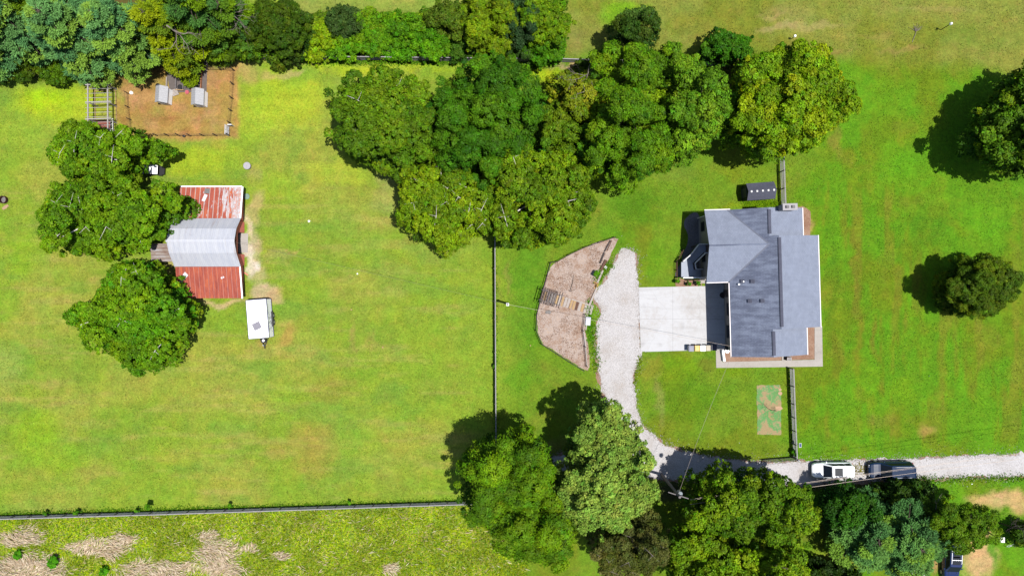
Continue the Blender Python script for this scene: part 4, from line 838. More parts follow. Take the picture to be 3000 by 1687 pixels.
scatter_bits('mulch_chips', 'dark bark chips and dead leaves scattered on the mulch', 'bark chips', rand_in(bed, 22000, 3, 1.06), .045, [tone(150, 108, 88), tone(172, 130, 106), tone(128, 92, 76), tone(226, 206, 190)], .03)
ps = []; rp = np.random.RandomState(8); dd = smooth_path(drive, 1)
for i in range(len(dd)):
    a = P(*dd[i]); b = P(*dd[(i + 1) % len(dd)]); m_ = max(2, int((b - a).length * 70)); t_ = rp.uniform(size=(m_, 1)); ps.append(np.array([a.x, a.y]) * (1 - t_) + np.array([b.x, b.y]) * t_ + rp.normal(size=(m_, 2)) * rp.choice([.12, .35, .7], (m_, 1), p=[.45, .4, .15]))
ps = np.concatenate(ps); ps = ps[(ps[:, 0] < 61)]
scatter_bits('loose_gravel', 'loose pale stones strewn along the edge of the gravel drive', 'gravel', ps, .05, [tone(236, 232, 232), tone(205, 196, 190), tone(180, 165, 155)], .03)
# ------------------------------------------------------------------ house
hc = Vector((29.4525, 0.516375, 0))
house = thing('house', 'grey shingled house with a western cross gable and white gutters', 'house', hc, R(1.65))
PX = .37; ZE = 5.0
w = MB(); fp = [(-4.05, -7.75), (3.2, -7.75), (3.2, -4.75), (4.8, -4.75), (4.8, 4.95), (3.15, 4.95), (3.15, 8.05), (-6.75, 8.05), (-6.75, .75), (-4.05, .75)]
w.slab(fp, -.2, 4.86)
w.add([(-6.75, .75, 4.86), (-6.75, 8.05, 4.86), (-6.75, 4.4, 6.15), (-5, 4.4, 6.15)], [(0, 1, 2), (0, 2, 3), (1, 3, 2)])
for y0, xr, zr, xe in ((8.05, -.83, 6.3, 3.15), (-7.75, -.75, 6.34, 3.2)):
    s = -.2 if y0 > 0 else .2
    w.add([(-4.0, y0, 4.86), (xe, y0, 4.86), (xr, y0, zr), (-4.0, y0 + s, 4.86), (xe, y0 + s, 4.86), (xr, y0 + s, zr)], [(0, 1, 2), (5, 4, 3), (0, 2, 5, 3), (1, 4, 5, 2)])
for y0, xa, za in ((5.0, -.6, 6.1), (-4.8, -.6, 6.1)):
    s = -.2 if y0 > 0 else .2
    w.add([(-1.0, y0, 4.86), (4.8, y0, 4.86), (.08, y0, 6.66), (-1.0, y0, 6.2), (-1.0, y0 + s, 4.86), (4.8, y0 + s, 4.86), (.08, y0 + s, 6.66), (-1.0, y0 + s, 6.2)], [(0, 1, 2, 3), (7, 6, 5, 4), (1, 5, 6, 2), (2, 6, 7, 3)])
w.build('wall', SIDING, house)
def slope(m, pts, th=.14):
    n = len(pts); m.add([tuple(p) for p in pts] + [(p[0], p[1], p[2] - th) for p in pts], [tuple(range(n)), tuple(range(n, 2 * n))[::-1]] + [(i, n + i, n + (i + 1) % n, (i + 1) % n) for i in range(n)])
zw = lambda x: ZE + PX * (x + 4.9)
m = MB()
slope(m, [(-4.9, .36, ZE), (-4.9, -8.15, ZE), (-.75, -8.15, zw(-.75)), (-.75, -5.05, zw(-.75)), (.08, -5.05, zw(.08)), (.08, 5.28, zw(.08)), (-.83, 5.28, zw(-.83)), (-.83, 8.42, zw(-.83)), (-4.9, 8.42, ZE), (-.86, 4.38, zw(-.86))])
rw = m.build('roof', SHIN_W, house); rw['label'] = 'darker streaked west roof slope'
m = MB()
slope(m, [(-.83, 8.42, zw(-.83)), (-.83, 5.28, zw(-.83)), (3.57, 5.28, 4.88), (3.57, 8.42, 4.88)])
slope(m, [(.08, 5.28, zw(.08)), (.08, -5.05, zw(.08)), (5.23, -5.05, 4.93), (5.23, 5.28, 4.93)])
slope(m, [(-.75, -5.05, zw(-.75)), (-.75, -8.15, zw(-.75)), (3.66, -8.15, 4.91), (3.66, -5.05, 4.91)])
re_ = m.build('roof', SHIN, house); re_['label'] = 'pale east roof slopes in three steps'
m = MB()
slope(m, [(-7.5, .34, ZE + .004), (-7.5, 4.38, ZE + PX * 4.04), (-.86, 4.38, ZE + PX * 4.04), (-4.9, .34, ZE + .004)])
slope(m, [(-7.5, 4.38, ZE + PX * 4.04), (-7.5, 8.42, ZE + .004), (-4.9, 8.42, ZE + .004), (-.86, 4.38, ZE + PX * 4.04)])
rg = m.build('roof', SHIN, house); rg['label'] = 'cross gable roof over the west wing'
for y1_ in (.36, 8.4): m = MB(); m.beam((-4.92, y1_, ZE + .03), (-.88, 4.38, zw(-.88) + .03), .16, .02); m.build('valley_flashing', plain('valley_metal', tone(120, 126, 146), .6), rg)
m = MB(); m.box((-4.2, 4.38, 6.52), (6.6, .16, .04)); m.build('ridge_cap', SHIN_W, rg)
for x, y0, y1, z in ((-.83, 5.5, 8.2, zw(-.83)), (.08, -4.8, 5.05, zw(.08)), (-.75, -7.95, -5.3, zw(-.75))):
    m = MB(); m.box((x + .04, (y0 + y1) / 2, z + .04), (.34, y1 - y0, .09)); m.box((x + .04, (y0 + y1) / 2, z + .09), (.2, y1 - y0, .03)); m.build('ridge_vent', SHIN_S, re_)
def gutter(a, b, par=house, mat=None):
    m = MB(); m.beam(a, b, .09, .10); m.build('gutter', mat or TRIM, par)
gutter((-4.97, .2, 4.93), (-4.97, -8.17, 4.93)); gutter((5.31, -5.08, 4.85), (5.31, 5.3, 4.85)); gutter((3.65, 5.3, 4.8), (3.65, 8.44, 4.8)); gutter((3.74, -8.17, 4.83), (3.74, -5.1, 4.83))
gutter((-7.5, 8.49, 4.94), (-4.6, 8.49, 4.94)); gutter((-7.5, .27, 4.94), (-5.05, .27, 4.94))
for y in (8.02, .9):
    m = MB(); m.beam((-6.98, y, 4.85), (-6.98, y, .1), .08, .08); m.build('downpipe', TRIM, house)
m = MB(); m.beam((3.35, -7.9, 4.8), (3.35, -7.9, .1), .08, .08); m.build('downpipe', TRIM, house)
# chimney and roof fittings
ch = MB(); ch.box((1.15, 8.3, 3.6), (1.5, .62, 7.6)); cho = ch.build('chimney', BRICK_L, rw)
m = MB(); m.box((1.15, 8.3, 7.45), (1.62, .74, .10)); m.build('cap', BRICK_L, cho)
for dx in (-.35, .3): m = MB(); m.box((1.15 + dx, 8.3, 7.6), (.3, .3, .22)); m.build('flue', STONE, cho)
for (x, y, r) in ((-4.05, .0, .10), (-3.6, .3, .08)):
    m = MB(); m.lathe((x, y, zw(x) - .1), [(r, 0), (r, .45), (r * .7, .46)], 12); m.build('vent_pipe', WHITE, rw)
for (x, y) in ((-3.6, .32), (-2.62, .28), (-2.95, -1.9), (-1.7, -1.9)):
    m = MB(); m.box((x + .03, y, zw(x) + .09), (.34, .34, .16), ry=-math.atan(PX), taper=.8); m.box((x - .06, y, zw(x) + .19), (.42, .40, .03), ry=-math.atan(PX)); m.build('roof_vent', SHIN_S, rw)
def window(x, y, z0, z1, wd, face=-1):
    m = MB(); m.box((x + face * .03, y, (z0 + z1) / 2), (.06, wd, z1 - z0)); f = m.build('window', BLACK, house)
    m = MB(); m.box((x + face * .065, y - wd * .24, (z0 + z1) / 2), (.012, wd * .42, z1 - z0 - .16)); m.box((x + face * .065, y + wd * .24, (z0 + z1) / 2), (.012, wd * .42, z1 - z0 - .16)); m.build('pane', GLASS, f)
m = MB(); m.box((-4.08, -1.05, 1.0), (.07, .85, 2.0)); d = m.build('door', WOOD_DARK, house); m = MB(); m.box((-4.13, -1.3, 1.0), (.04, .05, .12)); m.build('handle', STEEL, d)
window(-4.05, -2.9, 1.1, 2.1, 1.45); window(-4.05, -5.55, .8, 2.2, 1.5); window(-6.75, 6.9, .9, 2.2, 1.1); window(-6.75, 3.3, .9, 2.2, 1.1); window(-6.75, 1.8, 2.9, 4.0, 1.0)
for y in (-2, 2): window(4.8, y, 1.0, 2.2, 1.4, 1)
m = MB(); m.box((-6.78, 4.2, 3.6), (.07, .95, 2.0)); m.build('door', WOOD_DARK, house)
mm = MB(); mp = P(2121, 864.5)
mm.slab([(mp.x + .55 * math.cos(a) * -1, mp.y + .4 * math.sin(a)) for a in [(-math.pi / 2) + k * math.pi / 10 for k in range(11)]], .052, .07)
o = mm.build('doormat', WOOD_DARK); set_props(o, 'half round dark doormat in front of the shaded house door', 'doormat')
# ------------------------------------------------------------------ outside staircase with platform
st = thing('outdoor_staircase', 'grey painted stairs and platform rising to the west door of the house', 'staircase', P(2030, 790))
def lp(x, y, h, o=st): return P(x, y, h) - Vector(o.location)
m = MB(); pl = [(1996, 767), (2017, 749), (2030, 771), (2032, 790), (2032, 812), (1996, 813)]
m.slab([tuple(lp(x, y, 1.2))[:2] for x, y in pl], 1.1, 1.2); m.build('platform', DECK, st)
m = MB(); pu = [(2041, 718), (2076, 718), (2076, 741), (2060, 741)]
m.slab([tuple(lp(x, y, 2.6))[:2] for x, y in pu], 2.5, 2.6); m.build('landing', DECK, st)
m = MB(); a0, a1, b0, b1 = lp(2017, 749, 1.2), lp(2030, 771, 1.2), lp(2041, 718, 2.6), lp(2060, 741, 2.6)
for i in range(8):
    t0, t1 = i / 8, (i + 1) / 8 + .015; z = 1.2 + 1.4 * (i + .8) / 8
    q = [a0.lerp(b0, t0), a1.lerp(b1, t0), a1.lerp(b1, t1), a0.lerp(b0, t1)]; m.slab([(p.x, p.y) for p in q], z - .05, z)
m.build('steps', DECK, st)
m = MB(); a0, a1, b0, b1 = lp(2032, 790, 1.2), lp(2032, 812, 1.2), lp(2062, 790, 0), lp(2062, 812, 0)
for i in range(6):
    t0, t1 = i / 6, (i + 1) / 6 + .015; z = 1.2 - 1.2 * (i + .5) / 6
    q = [a0.lerp(b0, t0), a1.lerp(b1, t0), a1.lerp(b1, t1), a0.lerp(b0, t1)]; m.slab([(p.x, p.y) for p in q], z - .05, z)
m.build('steps', DECK, st)
def rail(pts, par, mat=None, post=BLACK, hh=.95):
    m = MB()
    for a, b in zip(pts[:-1], pts[1:]):
        a = Vector(a); b = Vector(b); m.beam(a + Vector((0, 0, hh)), b + Vector((0, 0, hh)), .11, .06)
    m.build('handrail', mat or OFFWHITE, par)
    m = MB()
    for a, b in zip(pts[:-1], pts[1:]):
        a = Vector(a); b = Vector(b); m.beam(a + Vector((0, 0, .12)), b + Vector((0, 0, .12)), .05, .04); n = max(2, int((b - a).length / .14))
        for k in range(n + 1): q = a.lerp(b, k / n); m.beam(q, q + Vector((0, 0, hh)), .03 if k % 8 else .09, .03 if k % 8 else .09)
    m.build('balusters', post, par)
rail([lp(2066, 717, 2.6), lp(2041, 717, 2.6), lp(2017, 748, 1.2), lp(1996, 767, 1.2)], st, OFFWHITE)
rail([lp(2070, 742, 2.6), lp(2060, 742, 2.6), lp(2030, 772, 1.2), lp(2033, 789, 1.2), lp(2060, 789, .1)], st, OFFWHITE)
rail([lp(1996, 814, 1.2), lp(2032, 814, 1.2), lp(2062, 814, .1)], st, WHITE)
for x, y, h in ((1997, 769, 1.15), (1997, 811, 1.15), (2030, 811, 1.15), (2029, 773, 1.15), (2017, 752, 1.15), (2042, 720, 2.5), (2058, 739, 2.5)):
    q = lp(x, y, h); m = MB(); m.beam((q.x, q.y, -.1), (q.x, q.y, h), .12, .12); m.build('support_post', WOOD_DARK, st)

# ------------------------------------------------------------------ fences
def fence(name, label, pts, h, nr, spacing, post_mat, rail_mat, cat='fence', pr=.07, board=(.035, .12), post_extra=.06, group=None, side=0.0, rnd_seed=1, postname='post', wire=False):
    rnd = random.Random(rnd_seed); W = [Vector(p) for p in pts]; root = thing(name, label, cat, W[0], 0, group); o = Vector(W[0])
    # posts
    proto = None
    for a, b in zip(W[:-1], W[1:]):
        L = (b - a).length; n = max(1, round(L / spacing))
        for k in range(n + (1 if b is W[-1] else 0)):
            q = a.lerp(b, k / n) - o
            if proto is None:
                m = MB(); m.lathe((0, 0, -.2), [(pr, 0), (pr, h + post_extra + .2 - .02), (pr * .8, h + post_extra + .2)], 8); proto = m.build(postname, post_mat, root); c = proto
            else: c = proto.copy(); COL.objects.link(c); c.parent = root
            c.location = q; c.rotation_euler = (rnd.uniform(-.02, .02), rnd.uniform(-.02, .02), rnd.uniform(0, 6))
    for r in range(nr):
        z = h - r * (h - .25) / max(1, nr - 1); m = MB()
        for a, b in zip(W[:-1], W[1:]):
            d = (b - a).normalized(); sd = Vector((-d.y, d.x, 0)) * side; L = (b - a).length; n = max(1, round(L / spacing))
            for k in range(n):
                p0 = a.lerp(b, k / n) - o + sd; p1 = a.lerp(b, (k + 1) / n) - o + sd; dz0 = rnd.uniform(-.015, .015); dz1 = rnd.uniform(-.015, .015)
                bb = (.11, .045) if (r == 0 and name == 'board_fence') else board; m.beam(p0 + Vector((0, 0, z + dz0)), p1 - d * .015 + Vector((0, 0, z + dz1)), bb[0], bb[1])
        m.build('rail' if not wire else 'wire', rail_mat, root)
    return root
fence('board_fence', 'long weathered board fence along the bottom of the field', [P(-140, 1513), P(0, 1509), P(450, 1496), P(1366, 1466), P(1460, 1463)], 1.25, 4, 2.15, WOOD_GREY, FENCE_W, board=(.05, .13), side=-.06, rnd_seed=2)
fence('board_fence', 'board fence running north to south between field and driveway', [P(1449, 190), P(1449.5, 690), P(1452.5, 1275), P(1454, 1458)], 1.25, 4, 1.95, WOOD_GREY, FENCE_W, board=(.055, .12), side=.05, rnd_seed=3)
fence('board_fence', 'board fence along the north tree line above pens and hedge', [P(587, 171), P(943, 177), P(1640, 184), P(2105, 196), P(2276, 198)], 1.25, 4, 2.3, WOOD_GREY, FENCE_W, board=(.05, .13), side=.05, rnd_seed=4)
fence('board_fence', 'board fence from the north trees down to the house chimney', [P(2276, 200), P(2282, 455), P(2287.5, 606)], 1.4, 4, 1.85, WOOD_GREY, FENCE_W, board=(.055, .12), side=.05, rnd_seed=5)
fence('board_fence', 'board fence from the house walkway south to the open gate', [P(2311, 1077), P(2315, 1180), P(2321.5, 1336)], 1.3, 4, 1.78, WOOD_GREY, FENCE_W, board=(.055, .12), side=.05, rnd_seed=6)
arc = [(1800, 696), (1711, 726), (1665, 748), (1632, 767), (1612, 770), (1602, 808), (1587, 862), (1572, 922), (1570, 967), (1587, 1007), (1634, 1037), (1671, 1061), (1709, 1084)]
fence('garden_fence', 'low dark two rail fence curving round the mulch bed', [P(x, y) for x, y in arc], .95, 2, 2.3, WOOD_DARK, WOOD_DARK, pr=.055, board=(.05, .1), rnd_seed=7)
fence('garden_fence', 'low dark fence on the driveway side of the mulch bed', [P(1713, 921), P(1708, 968), P(1714, 1015), P(1719, 1072)], .8, 2, 1.9, WOOD_DARK, WOOD_PALE, pr=.05, board=(.045, .09), rnd_seed=8)
fence('garden_fence', 'small brown two rail fence west of the stair platform', [P(1998, 733), P(1988, 754), P(1979, 768), P(1980, 813)], .8, 2, 1.2, WOOD_DARK, WOOD_BROWN, pr=.05, board=(.05, .08), rnd_seed=9)
pk = [(612, 204), (650, 205), (688, 206), (686, 300), (676, 400), (672, 402)]
fence('wire_fence', 'wire pen fence on dark posts round the bare brown pen', [P(612, 205), P(688, 208), P(684, 290), P(674, 398), P(560, 399), P(462, 398)], 1.15, 5, 1.55, WOOD_DARK, plain('rusty_wire', tone(120, 96, 78), .8), pr=.06, board=(.012, .012), rnd_seed=10, wire=True)
fence('wire_fence', 'short wire fence between white pergola and brown pen', [P(378, 275), P(380, 316), P(385, 352), P(388, 392)], 1.05, 5, 1.6, WOOD_DARK, plain('rusty_wire', tone(120, 96, 78), .8), pr=.05, board=(.012, .012), rnd_seed=11, wire=True)
# gates
def tube_gate(label, a, b, h, mat, bars=5, cat='gate'):
    a = Vector(a); b = Vector(b); root = thing('gate', label, cat, a); d = b - a
    m = MB(); 
    for z in (.15, h): m.tube([(0, 0, z), tuple(d + Vector((0, 0, z)))], .03, 6)
    for t in (0, 1, .5): q = d * t; m.tube([tuple(q + Vector((0, 0, .15))), tuple(q + Vector((0, 0, h)))], .03, 6)
    m.build('gate_frame', mat, root)
    m = MB()
    for k in range(1, bars): z = .15 + (h - .15) * k / bars; m.tube([(0, 0, z), tuple(d + Vector((0, 0, z)))], .018, 6)
    m.build('bars', mat, root); return root
tube_gate('open dark tubular farm gate lying along the drive edge', P(2326, 1338), P(2232, 1346), 1.35, BLACK)
tube_gate('pale metal gate standing at the pen corner', P(672, 372), P(671, 399), 1.25, OFFWHITE, 9)
gp = MB(); gp.lathe((0, 0, -.2), [(.09, 0), (.09, 1.7), (.11, 1.7), (.02, 1.82)], 10)
o = gp.build('gate_post', OFFWHITE); o.location = P(2325, 1340); set_props(o, 'white capped post the open tubular gate hangs on', 'post')
def board(name, label, a, b, w, th, mat, cat='board', group=None, z=0.0):
    m = MB(); a = Vector(a); b = Vector(b); c = (a + b) / 2; m.beam(a - c, b - c, w, th); o = m.build(name, mat); o.location = c + Vector((0, 0, z + th / 2)); return set_props(o, label, cat, group)
so_ = thing('solar_panel', 'small solar gate opener panel on the fence near the open gate', 'solar panel', P(2329, 1296))
m = MB(); m.beam((0, 0, 0), (0, 0, 1.3), .06, .06); m.build('stand', STEEL, so_)
m = MB(); m.box((.05, 0, 1.38), (.34, .5, .04), ry=.3); fr = m.build('panel', OFFWHITE, so_)
m = MB(); m.box((.056, 0, 1.404), (.26, .4, .01), ry=.3); m.build('cells', plain('solar_cells', (.03, .05, .12), .2), fr)

# ------------------------------------------------------------------ barn
bx0, bx1 = -39.07, -31.4; bc = Vector((-35.3, 5.3, 0))
barn = thing('barn', 'red barn with silver gambrel roof and two rusty lean-to wings', 'barn', bc)
b_ = lambda x, y, z: (x - bc.x, y - bc.y, z)
prof = [(2.47, 3.0), (3.98, 4.27), (5.33, 4.85), (6.75, 4.27), (8.05, 3.0)]
def roofstrip(m, x0, x1, pr, th=.06):
    for (y0, z0), (y1, z1) in zip(pr[:-1], pr[1:]):
        slope(m, [b_(x0, y0, z0), b_(x1, y0, z0), b_(x1, y1, z1), b_(x0, y1, z1)], th)
m = MB(); roofstrip(m, bx0, bx1, prof); gr = m.build('roof', GALV, barn); gr['label'] = 'silver sheet gambrel roof'
m = MB()
k = 0
x = bx0 + .1
while x < bx1:
    for (y0, z0), (y1, z1) in zip(prof[:-1], prof[1:]): m.beam(b_(x, y0, z0 + .012), b_(x, y1, z1 + .012), .05, .025)
    x += .62
m.build('sheet_ribs', GALV, gr)
m = MB(); m.beam(b_(bx0 - .05, 5.33, 4.88), b_(bx1 + .05, 5.33, 4.88), .3, .05); m.build('ridge_cap', GALV, gr)
m = MB(); slope(m, [b_(-38.75, 8.07, 2.92), b_(-31.45, 8.07, 2.92), b_(-31.45, 11.8, 2.25), b_(-38.75, 11.8, 2.25)], .05); rn = m.build('roof', RUST_N, barn); rn['label'] = 'rusty north lean-to roof with white flaking paint'
m = MB(); slope(m, [b_(-39.0, 2.45, 2.94), b_(-31.5, 2.45, 2.94), b_(-31.5, -1.2, 2.25), b_(-39.0, -1.2, 2.25)], .05); rs_ = m.build('roof', RUST_S, barn); rs_['label'] = 'rust red south lean-to roof'
def ribs(par, xs, y0, z0, y1, z1, mat, wd=.05):
    m = MB()
    for x in xs: m.beam(b_(x, y0, z0 + .015), b_(x, y1, z1 + .015), wd, .03)
    m.build('roof_seams', mat, par)
rustpale = plain('pale_flaking_seam', tone(226, 205, 198), .8, var=.2)
ribs(rn, [-38.6 + .56 * i for i in range(13)], 8.07, 2.92, 11.8, 2.25, rustpale, .07)
ribs(rs_, [-38.8 + .29 * i for i in range(25)], 2.45, 2.94, -1.2, 2.25, RUST_S, .07)
for q_ in ((-31.46, 8.07, 2.92, -31.46, 11.82, 2.25), (-31.5, 2.45, 2.94, -31.5, -1.22, 2.25), (-38.75, 11.84, 2.24, -31.55, 11.84, 2.24)): m = MB(); m.beam(b_(*q_[:3]), b_(*q_[3:]), .15, .09); m.build('roof_trim', WHITE, barn)
# walls
xw = -32.25; m = MB()
m.slab([b_(bx0 + .3, 2.6, 0)[:2], b_(xw, 2.6, 0)[:2], b_(xw, 4.0, 0)[:2], b_(xw - .55, 4.0, 0)[:2], b_(xw - .55, 6.6, 0)[:2], b_(xw, 6.6, 0)[:2], b_(xw, 7.95, 0)[:2], b_(bx0 + .3, 7.95, 0)[:2]], -.1, 2.9)
for x in (xw, bx0 + .4):
    g5 = [b_(x, y, z - .1) for y, z in prof]; g6 = [b_(x - .1, y, z - .1) for y, z in prof]; m.add(g5 + g6, [tuple(range(5)), tuple(range(5, 10))[::-1]] + [(i, (i + 1) % 5, 5 + (i + 1) % 5, 5 + i) for i in range(5)])
m.slab([b_(-38.6, 8.0, 0)[:2], b_(xw, 8.0, 0)[:2], b_(xw, 11.6, 0)[:2], b_(-38.6, 11.6, 0)[:2]], -.1, 2.2)
m.slab([b_(-38.8, 2.55, 0)[:2], b_(xw, 2.55, 0)[:2], b_(xw, -1.0, 0)[:2], b_(-38.8, -1.0, 0)[:2]], -.1, 2.2)
m.build('wall', RED, barn)
for y0, y1 in ((2.7, 4.0), (6.6, 7.9)):
    m = MB(); m.box(b_(xw + .10, (y0 + y1) / 2, 1.25), (.06, y1 - y0, 2.4)); 
    for k in range(6): m.box(b_(xw + .14, y0 + .1 + k * (y1 - y0 - .2) / 5, 1.25), (.03, .05, 2.4))
    m.build('sliding_door', RED, barn)
m = MB(); m.beam(b_(xw + .1, 2.7, 2.55), b_(xw + .1, 7.9, 2.55), .08, .08); m.build('door_track', BLACK, barn)
m = MB(); m.box(b_(xw - .05, 5.3, 2.3), (.1, 2.6, 1.2)); m.build('door_header', RED, barn)
m = MB(); m.box(b_(xw - .5, 5.3, 1.2), (.04, 2.5, 2.4)); m.build('dark_interior_panel', BLACK, barn)  # black panel paints the unlit interior behind the doorway
lt = MB(); a = P(441, 714, 2.3); b = P(505, 766, 2.1); slope(lt, [b_(a.x, b.y, 2.1), b_(b.x, b.y, 2.1), b_(b.x, a.y, 2.4), b_(a.x, a.y, 2.4)], .05); o = lt.build('roof', RUSTCORR, barn); o['label'] = 'corrugated west porch roof streaked with rust'
m = MB()
for x in (a.x + .1, a.x + 1.2): 
    for y in (b.y + .1, a.y - .1): m.beam(b_(x, y, 0), b_(x, y, 2.1 if y < 3 else 2.35), .1, .1)
m.build('porch_posts', WOOD_GREY, barn)
def plate(name, label, cs, h, tilt, size, rz, mat, cat='metal sheet', th=.03, grp=None):
    m = MB(); m.box((0, 0, 0), (size[0], size[1], th)); o = m.build(name, mat, bevel=.005); o.location = P(cs[0], cs[1], h); o.rotation_euler = (tilt[0], tilt[1], rz); return set_props(o, label, cat, grp)
sl_n = math.atan2(-.67, 3.73); sl_s = math.atan2(.69, 3.65)
plate('metal_sheet', 'loose white panel lying askew on the north rusty roof', (599.5, 580), 2.62, (sl_n, 0, 0), (.38, .85), -.35, OFFWHITE, th=.05)
plate('metal_sheet', 'grey square panel at the top edge of the north rusty roof', (606, 560), 2.48, (sl_n, 0, 0), (.55, .6), 0, STONE, th=.05)
plate('metal_sheet', 'long white panel lying diagonally on the south rusty roof', (533.5, 816.5), 2.68, (sl_s, 0, 0), (.55, 1.75), -.80, OFFWHITE, th=.05)
plate('metal_sheet', 'grey boarded patch hanging at the southwest roof corner', (519.5, 852), 2.42, (sl_s, 0, 0), (.52, 1.6), 0, WOOD_GREY, th=.05)
plate('metal_sheet', 'small white torn flap on the south rusty roof', (652, 813), 2.70, (sl_s, 0, 0), (.38, .22), .5, OFFWHITE, th=.05)
m = MB(); m.lathe((0, 0, 0), [(.36, -.05), (.36, .08), (.30, .12), (.05, .14)], 20); o = m.build('septic_lid', plain('faded_green_lid', tone(150, 180, 160), .7)); o.location = P(723, 576); set_props(o, 'faded green round lid at the northeast barn corner', 'lid')
board('plank', 'short red plank on the ground by the southeast barn door', P(712, 796), P(727, 806), .12, .05, RED)
# ------------------------------------------------------------------ cargo trailer
A = P(720.4, 881, 2.1); B = P(778.8, 875.5, 2.1); Cc_ = P(787.5, 987.9, 2.1); Dd_ = P(729, 992.9, 2.1); ctr = (A + B + Cc_ + Dd_) / 4; ctr.z = 0
ang = math.atan2((B - Cc_).y, (B - Cc_).x)      # long axis, rear points north
tl = ((B - Cc_).length + (A - Dd_).length) / 2; tw = ((A - B).length + (Cc_ - Dd_).length) / 2
tra = thing('cargo_trailer', 'white enclosed cargo trailer with black scribbled artwork on its side', 'trailer', ctr, ang)
m = MB(); m.box((0, 0, 1.23), (tl, tw, 1.66)); m.build('body', WHITE, tra, bevel=.03)
m = MB(); m.box((0, 0, 2.085), (tl - .02, tw - .02, .05)); ro = m.build('roof', plain('bright_white_roof', (.82, .82, .82), .5, var=.02), tra, bevel=.02)
m = MB(); m.box((-tl * .18, .12, 2.118), (.85, .95, .012), rz=.36); m.build('roof_patch', plain('grey_tape', tone(176, 172, 184), .7), ro)
for k in range(7): m = MB(); m.box((-tl * .42 + k * tl * .14, 0, 2.113), (.03, tw - .1, .008)); m.build('roof_seam', plain('grey_seam', (.5, .5, .52), .6), ro)
m = MB(); m.box((tl / 2 + .03, 0, 1.2), (.06, tw, 1.7)); m.build('rear_door', plain('navy_trim', (.03, .03, .09), .5), tra)
m = MB()
for sy in (-1, 1): m.box((0, sy * (tw / 2 + .02), 2.06), (tl, .06, .09)); m.box((0, sy * (tw / 2 + .01), .42), (tl, .03, .08))
m.box((-tl / 2 - .012, 0, 2.06), (.03, tw, .07)); m.box((-tl / 2 - .012, 0, .8), (.03, tw, .7)); m.build('edge_trim', plain('navy_trim', (.03, .03, .09), .5), tra)
sgn = -1    # side facing east
m = MB(); rnd = random.Random(4)
for k in range(26):
    x = rnd.uniform(-tl * .38, tl * .08); z = rnd.uniform(.7, 1.75); L = rnd.uniform(.1, .35); an = rnd.uniform(0, 3.1); yy = sgn * (tw / 2 + .008); px, pz = x, z
    for j in range(3):
        nx_ = px + math.cos(an) * L / 2; nz = min(1.95, max(.5, pz + math.sin(an) * L / 2)); m.beam((px, yy, pz), (nx_, yy, nz), .012, .035); px, pz = nx_, nz; an += rnd.uniform(-1, 1)
for k in range(14): x = tl * .12 + k * .085; m.box((x, sgn * (tw / 2 + .008), 1.7 + rnd.uniform(-.03, .03)), (.05, .012, rnd.uniform(.05, .12)))
m.build('side_artwork', BLACK, tra)
for sy in (-1, 1):
    for xx in (.25, -.55):
        m = MB(); m.lathe((xx, sy * (tw / 2 + .06) - .1, .34), [(.34, 0), (.34, .2)], 20, 'y'); wq = m.build('wheel', RUBBER, tra); m = MB(); m.lathe((xx, sy * (tw / 2 + .06) - .11, .34), [(.18, 0), (.18, .22)], 16, 'y'); m.build('rim', STEEL, wq)
    m = MB(); m.slab([(-1.05, sy * (tw / 2 + .09) - .11), (.75, sy * (tw / 2 + .09) - .11), (.75, sy * (tw / 2 + .09) + .11), (-1.05, sy * (tw / 2 + .09) + .11)], .72, .76); m.build('mudguard', BLACK, tra)
m = MB(); m.beam((-tl / 2, .55, .45), (-tl / 2 - 1.1, .0, .45), .08, .1); m.beam((-tl / 2, -.55, .45), (-tl / 2 - 1.1, 0, .45), .08, .1); m.beam((-tl / 2 - .9, 0, .46), (-tl / 2 - 1.35, 0, .46), .1, .1); m.build('tongue', BLACK, tra)
m = MB(); m.lathe((-tl / 2 - .38, 0, .55), [(.16, 0), (.33, .02), (.33, .2), (.16, .2)], 22); sp = m.build('spare_wheel', RUBBER, tra); m = MB(); m.lathe((-tl / 2 - .38, 0, .6), [(.15, 0), (.15, .16)], 16); m.build('rim', WHITE, sp)
m = MB(); m.lathe((-tl / 2 - .95, 0, .0), [(.07, .05), (.05, .1), (.05, .9), (.07, .95)], 10); m.build('jack', STEEL, tra)
# ------------------------------------------------------------------ shed east
sr = [P(2130 + 620 / 11.15, 510 + 310 / 11.15, 1.9), P(2130 + 1495 / 11.15, 510 + 245 / 11.15, 1.9), P(2130 + 1560 / 11.15, 510 + 795 / 11.15, 1.9), P(2130 + 665 / 11.15, 510 + 870 / 11.15, 1.9)]
print('shed', [tuple(round(q, 2) for q in p) for p in sr])
sc_ = P(2228.5, 560.0, 1.9); sc_.z = 0; shL, shW = 3.3, 2.0
shed = thing('garden_shed', 'dark gabled garden shed with five pale ridge lights north of the house', 'shed', sc_, R(4.0))
m = MB(); m.box((0, 0, .95), (shL - .15, shW - .25, 1.9)); zr = 2.55
for x in (-(shL - .15) / 2 + .04, (shL - .15) / 2 - .04): m.add([(x, -.87, 1.9), (x, .87, 1.9), (x, 0, 2.45), (x + .06, -.87, 1.9), (x + .06, .87, 1.9), (x + .06, 0, 2.45)], [(0, 1, 2), (5, 4, 3), (0, 2, 5, 3), (1, 4, 5, 2)])
m.build('wall', plain('green_black_siding', tone(62, 72, 60), .8), shed)
m = MB(); slope(m, [(-shL / 2, 0, zr), (-shL / 2, -shW / 2, 1.88), (shL / 2, -shW / 2, 1.88), (shL / 2, 0, zr)], .06); slope(m, [(-shL / 2, shW / 2, 1.88), (-shL / 2, 0, zr), (shL / 2, 0, zr), (shL / 2, shW / 2, 1.88)], .06); sro = m.build('roof', SHIN_S, shed)
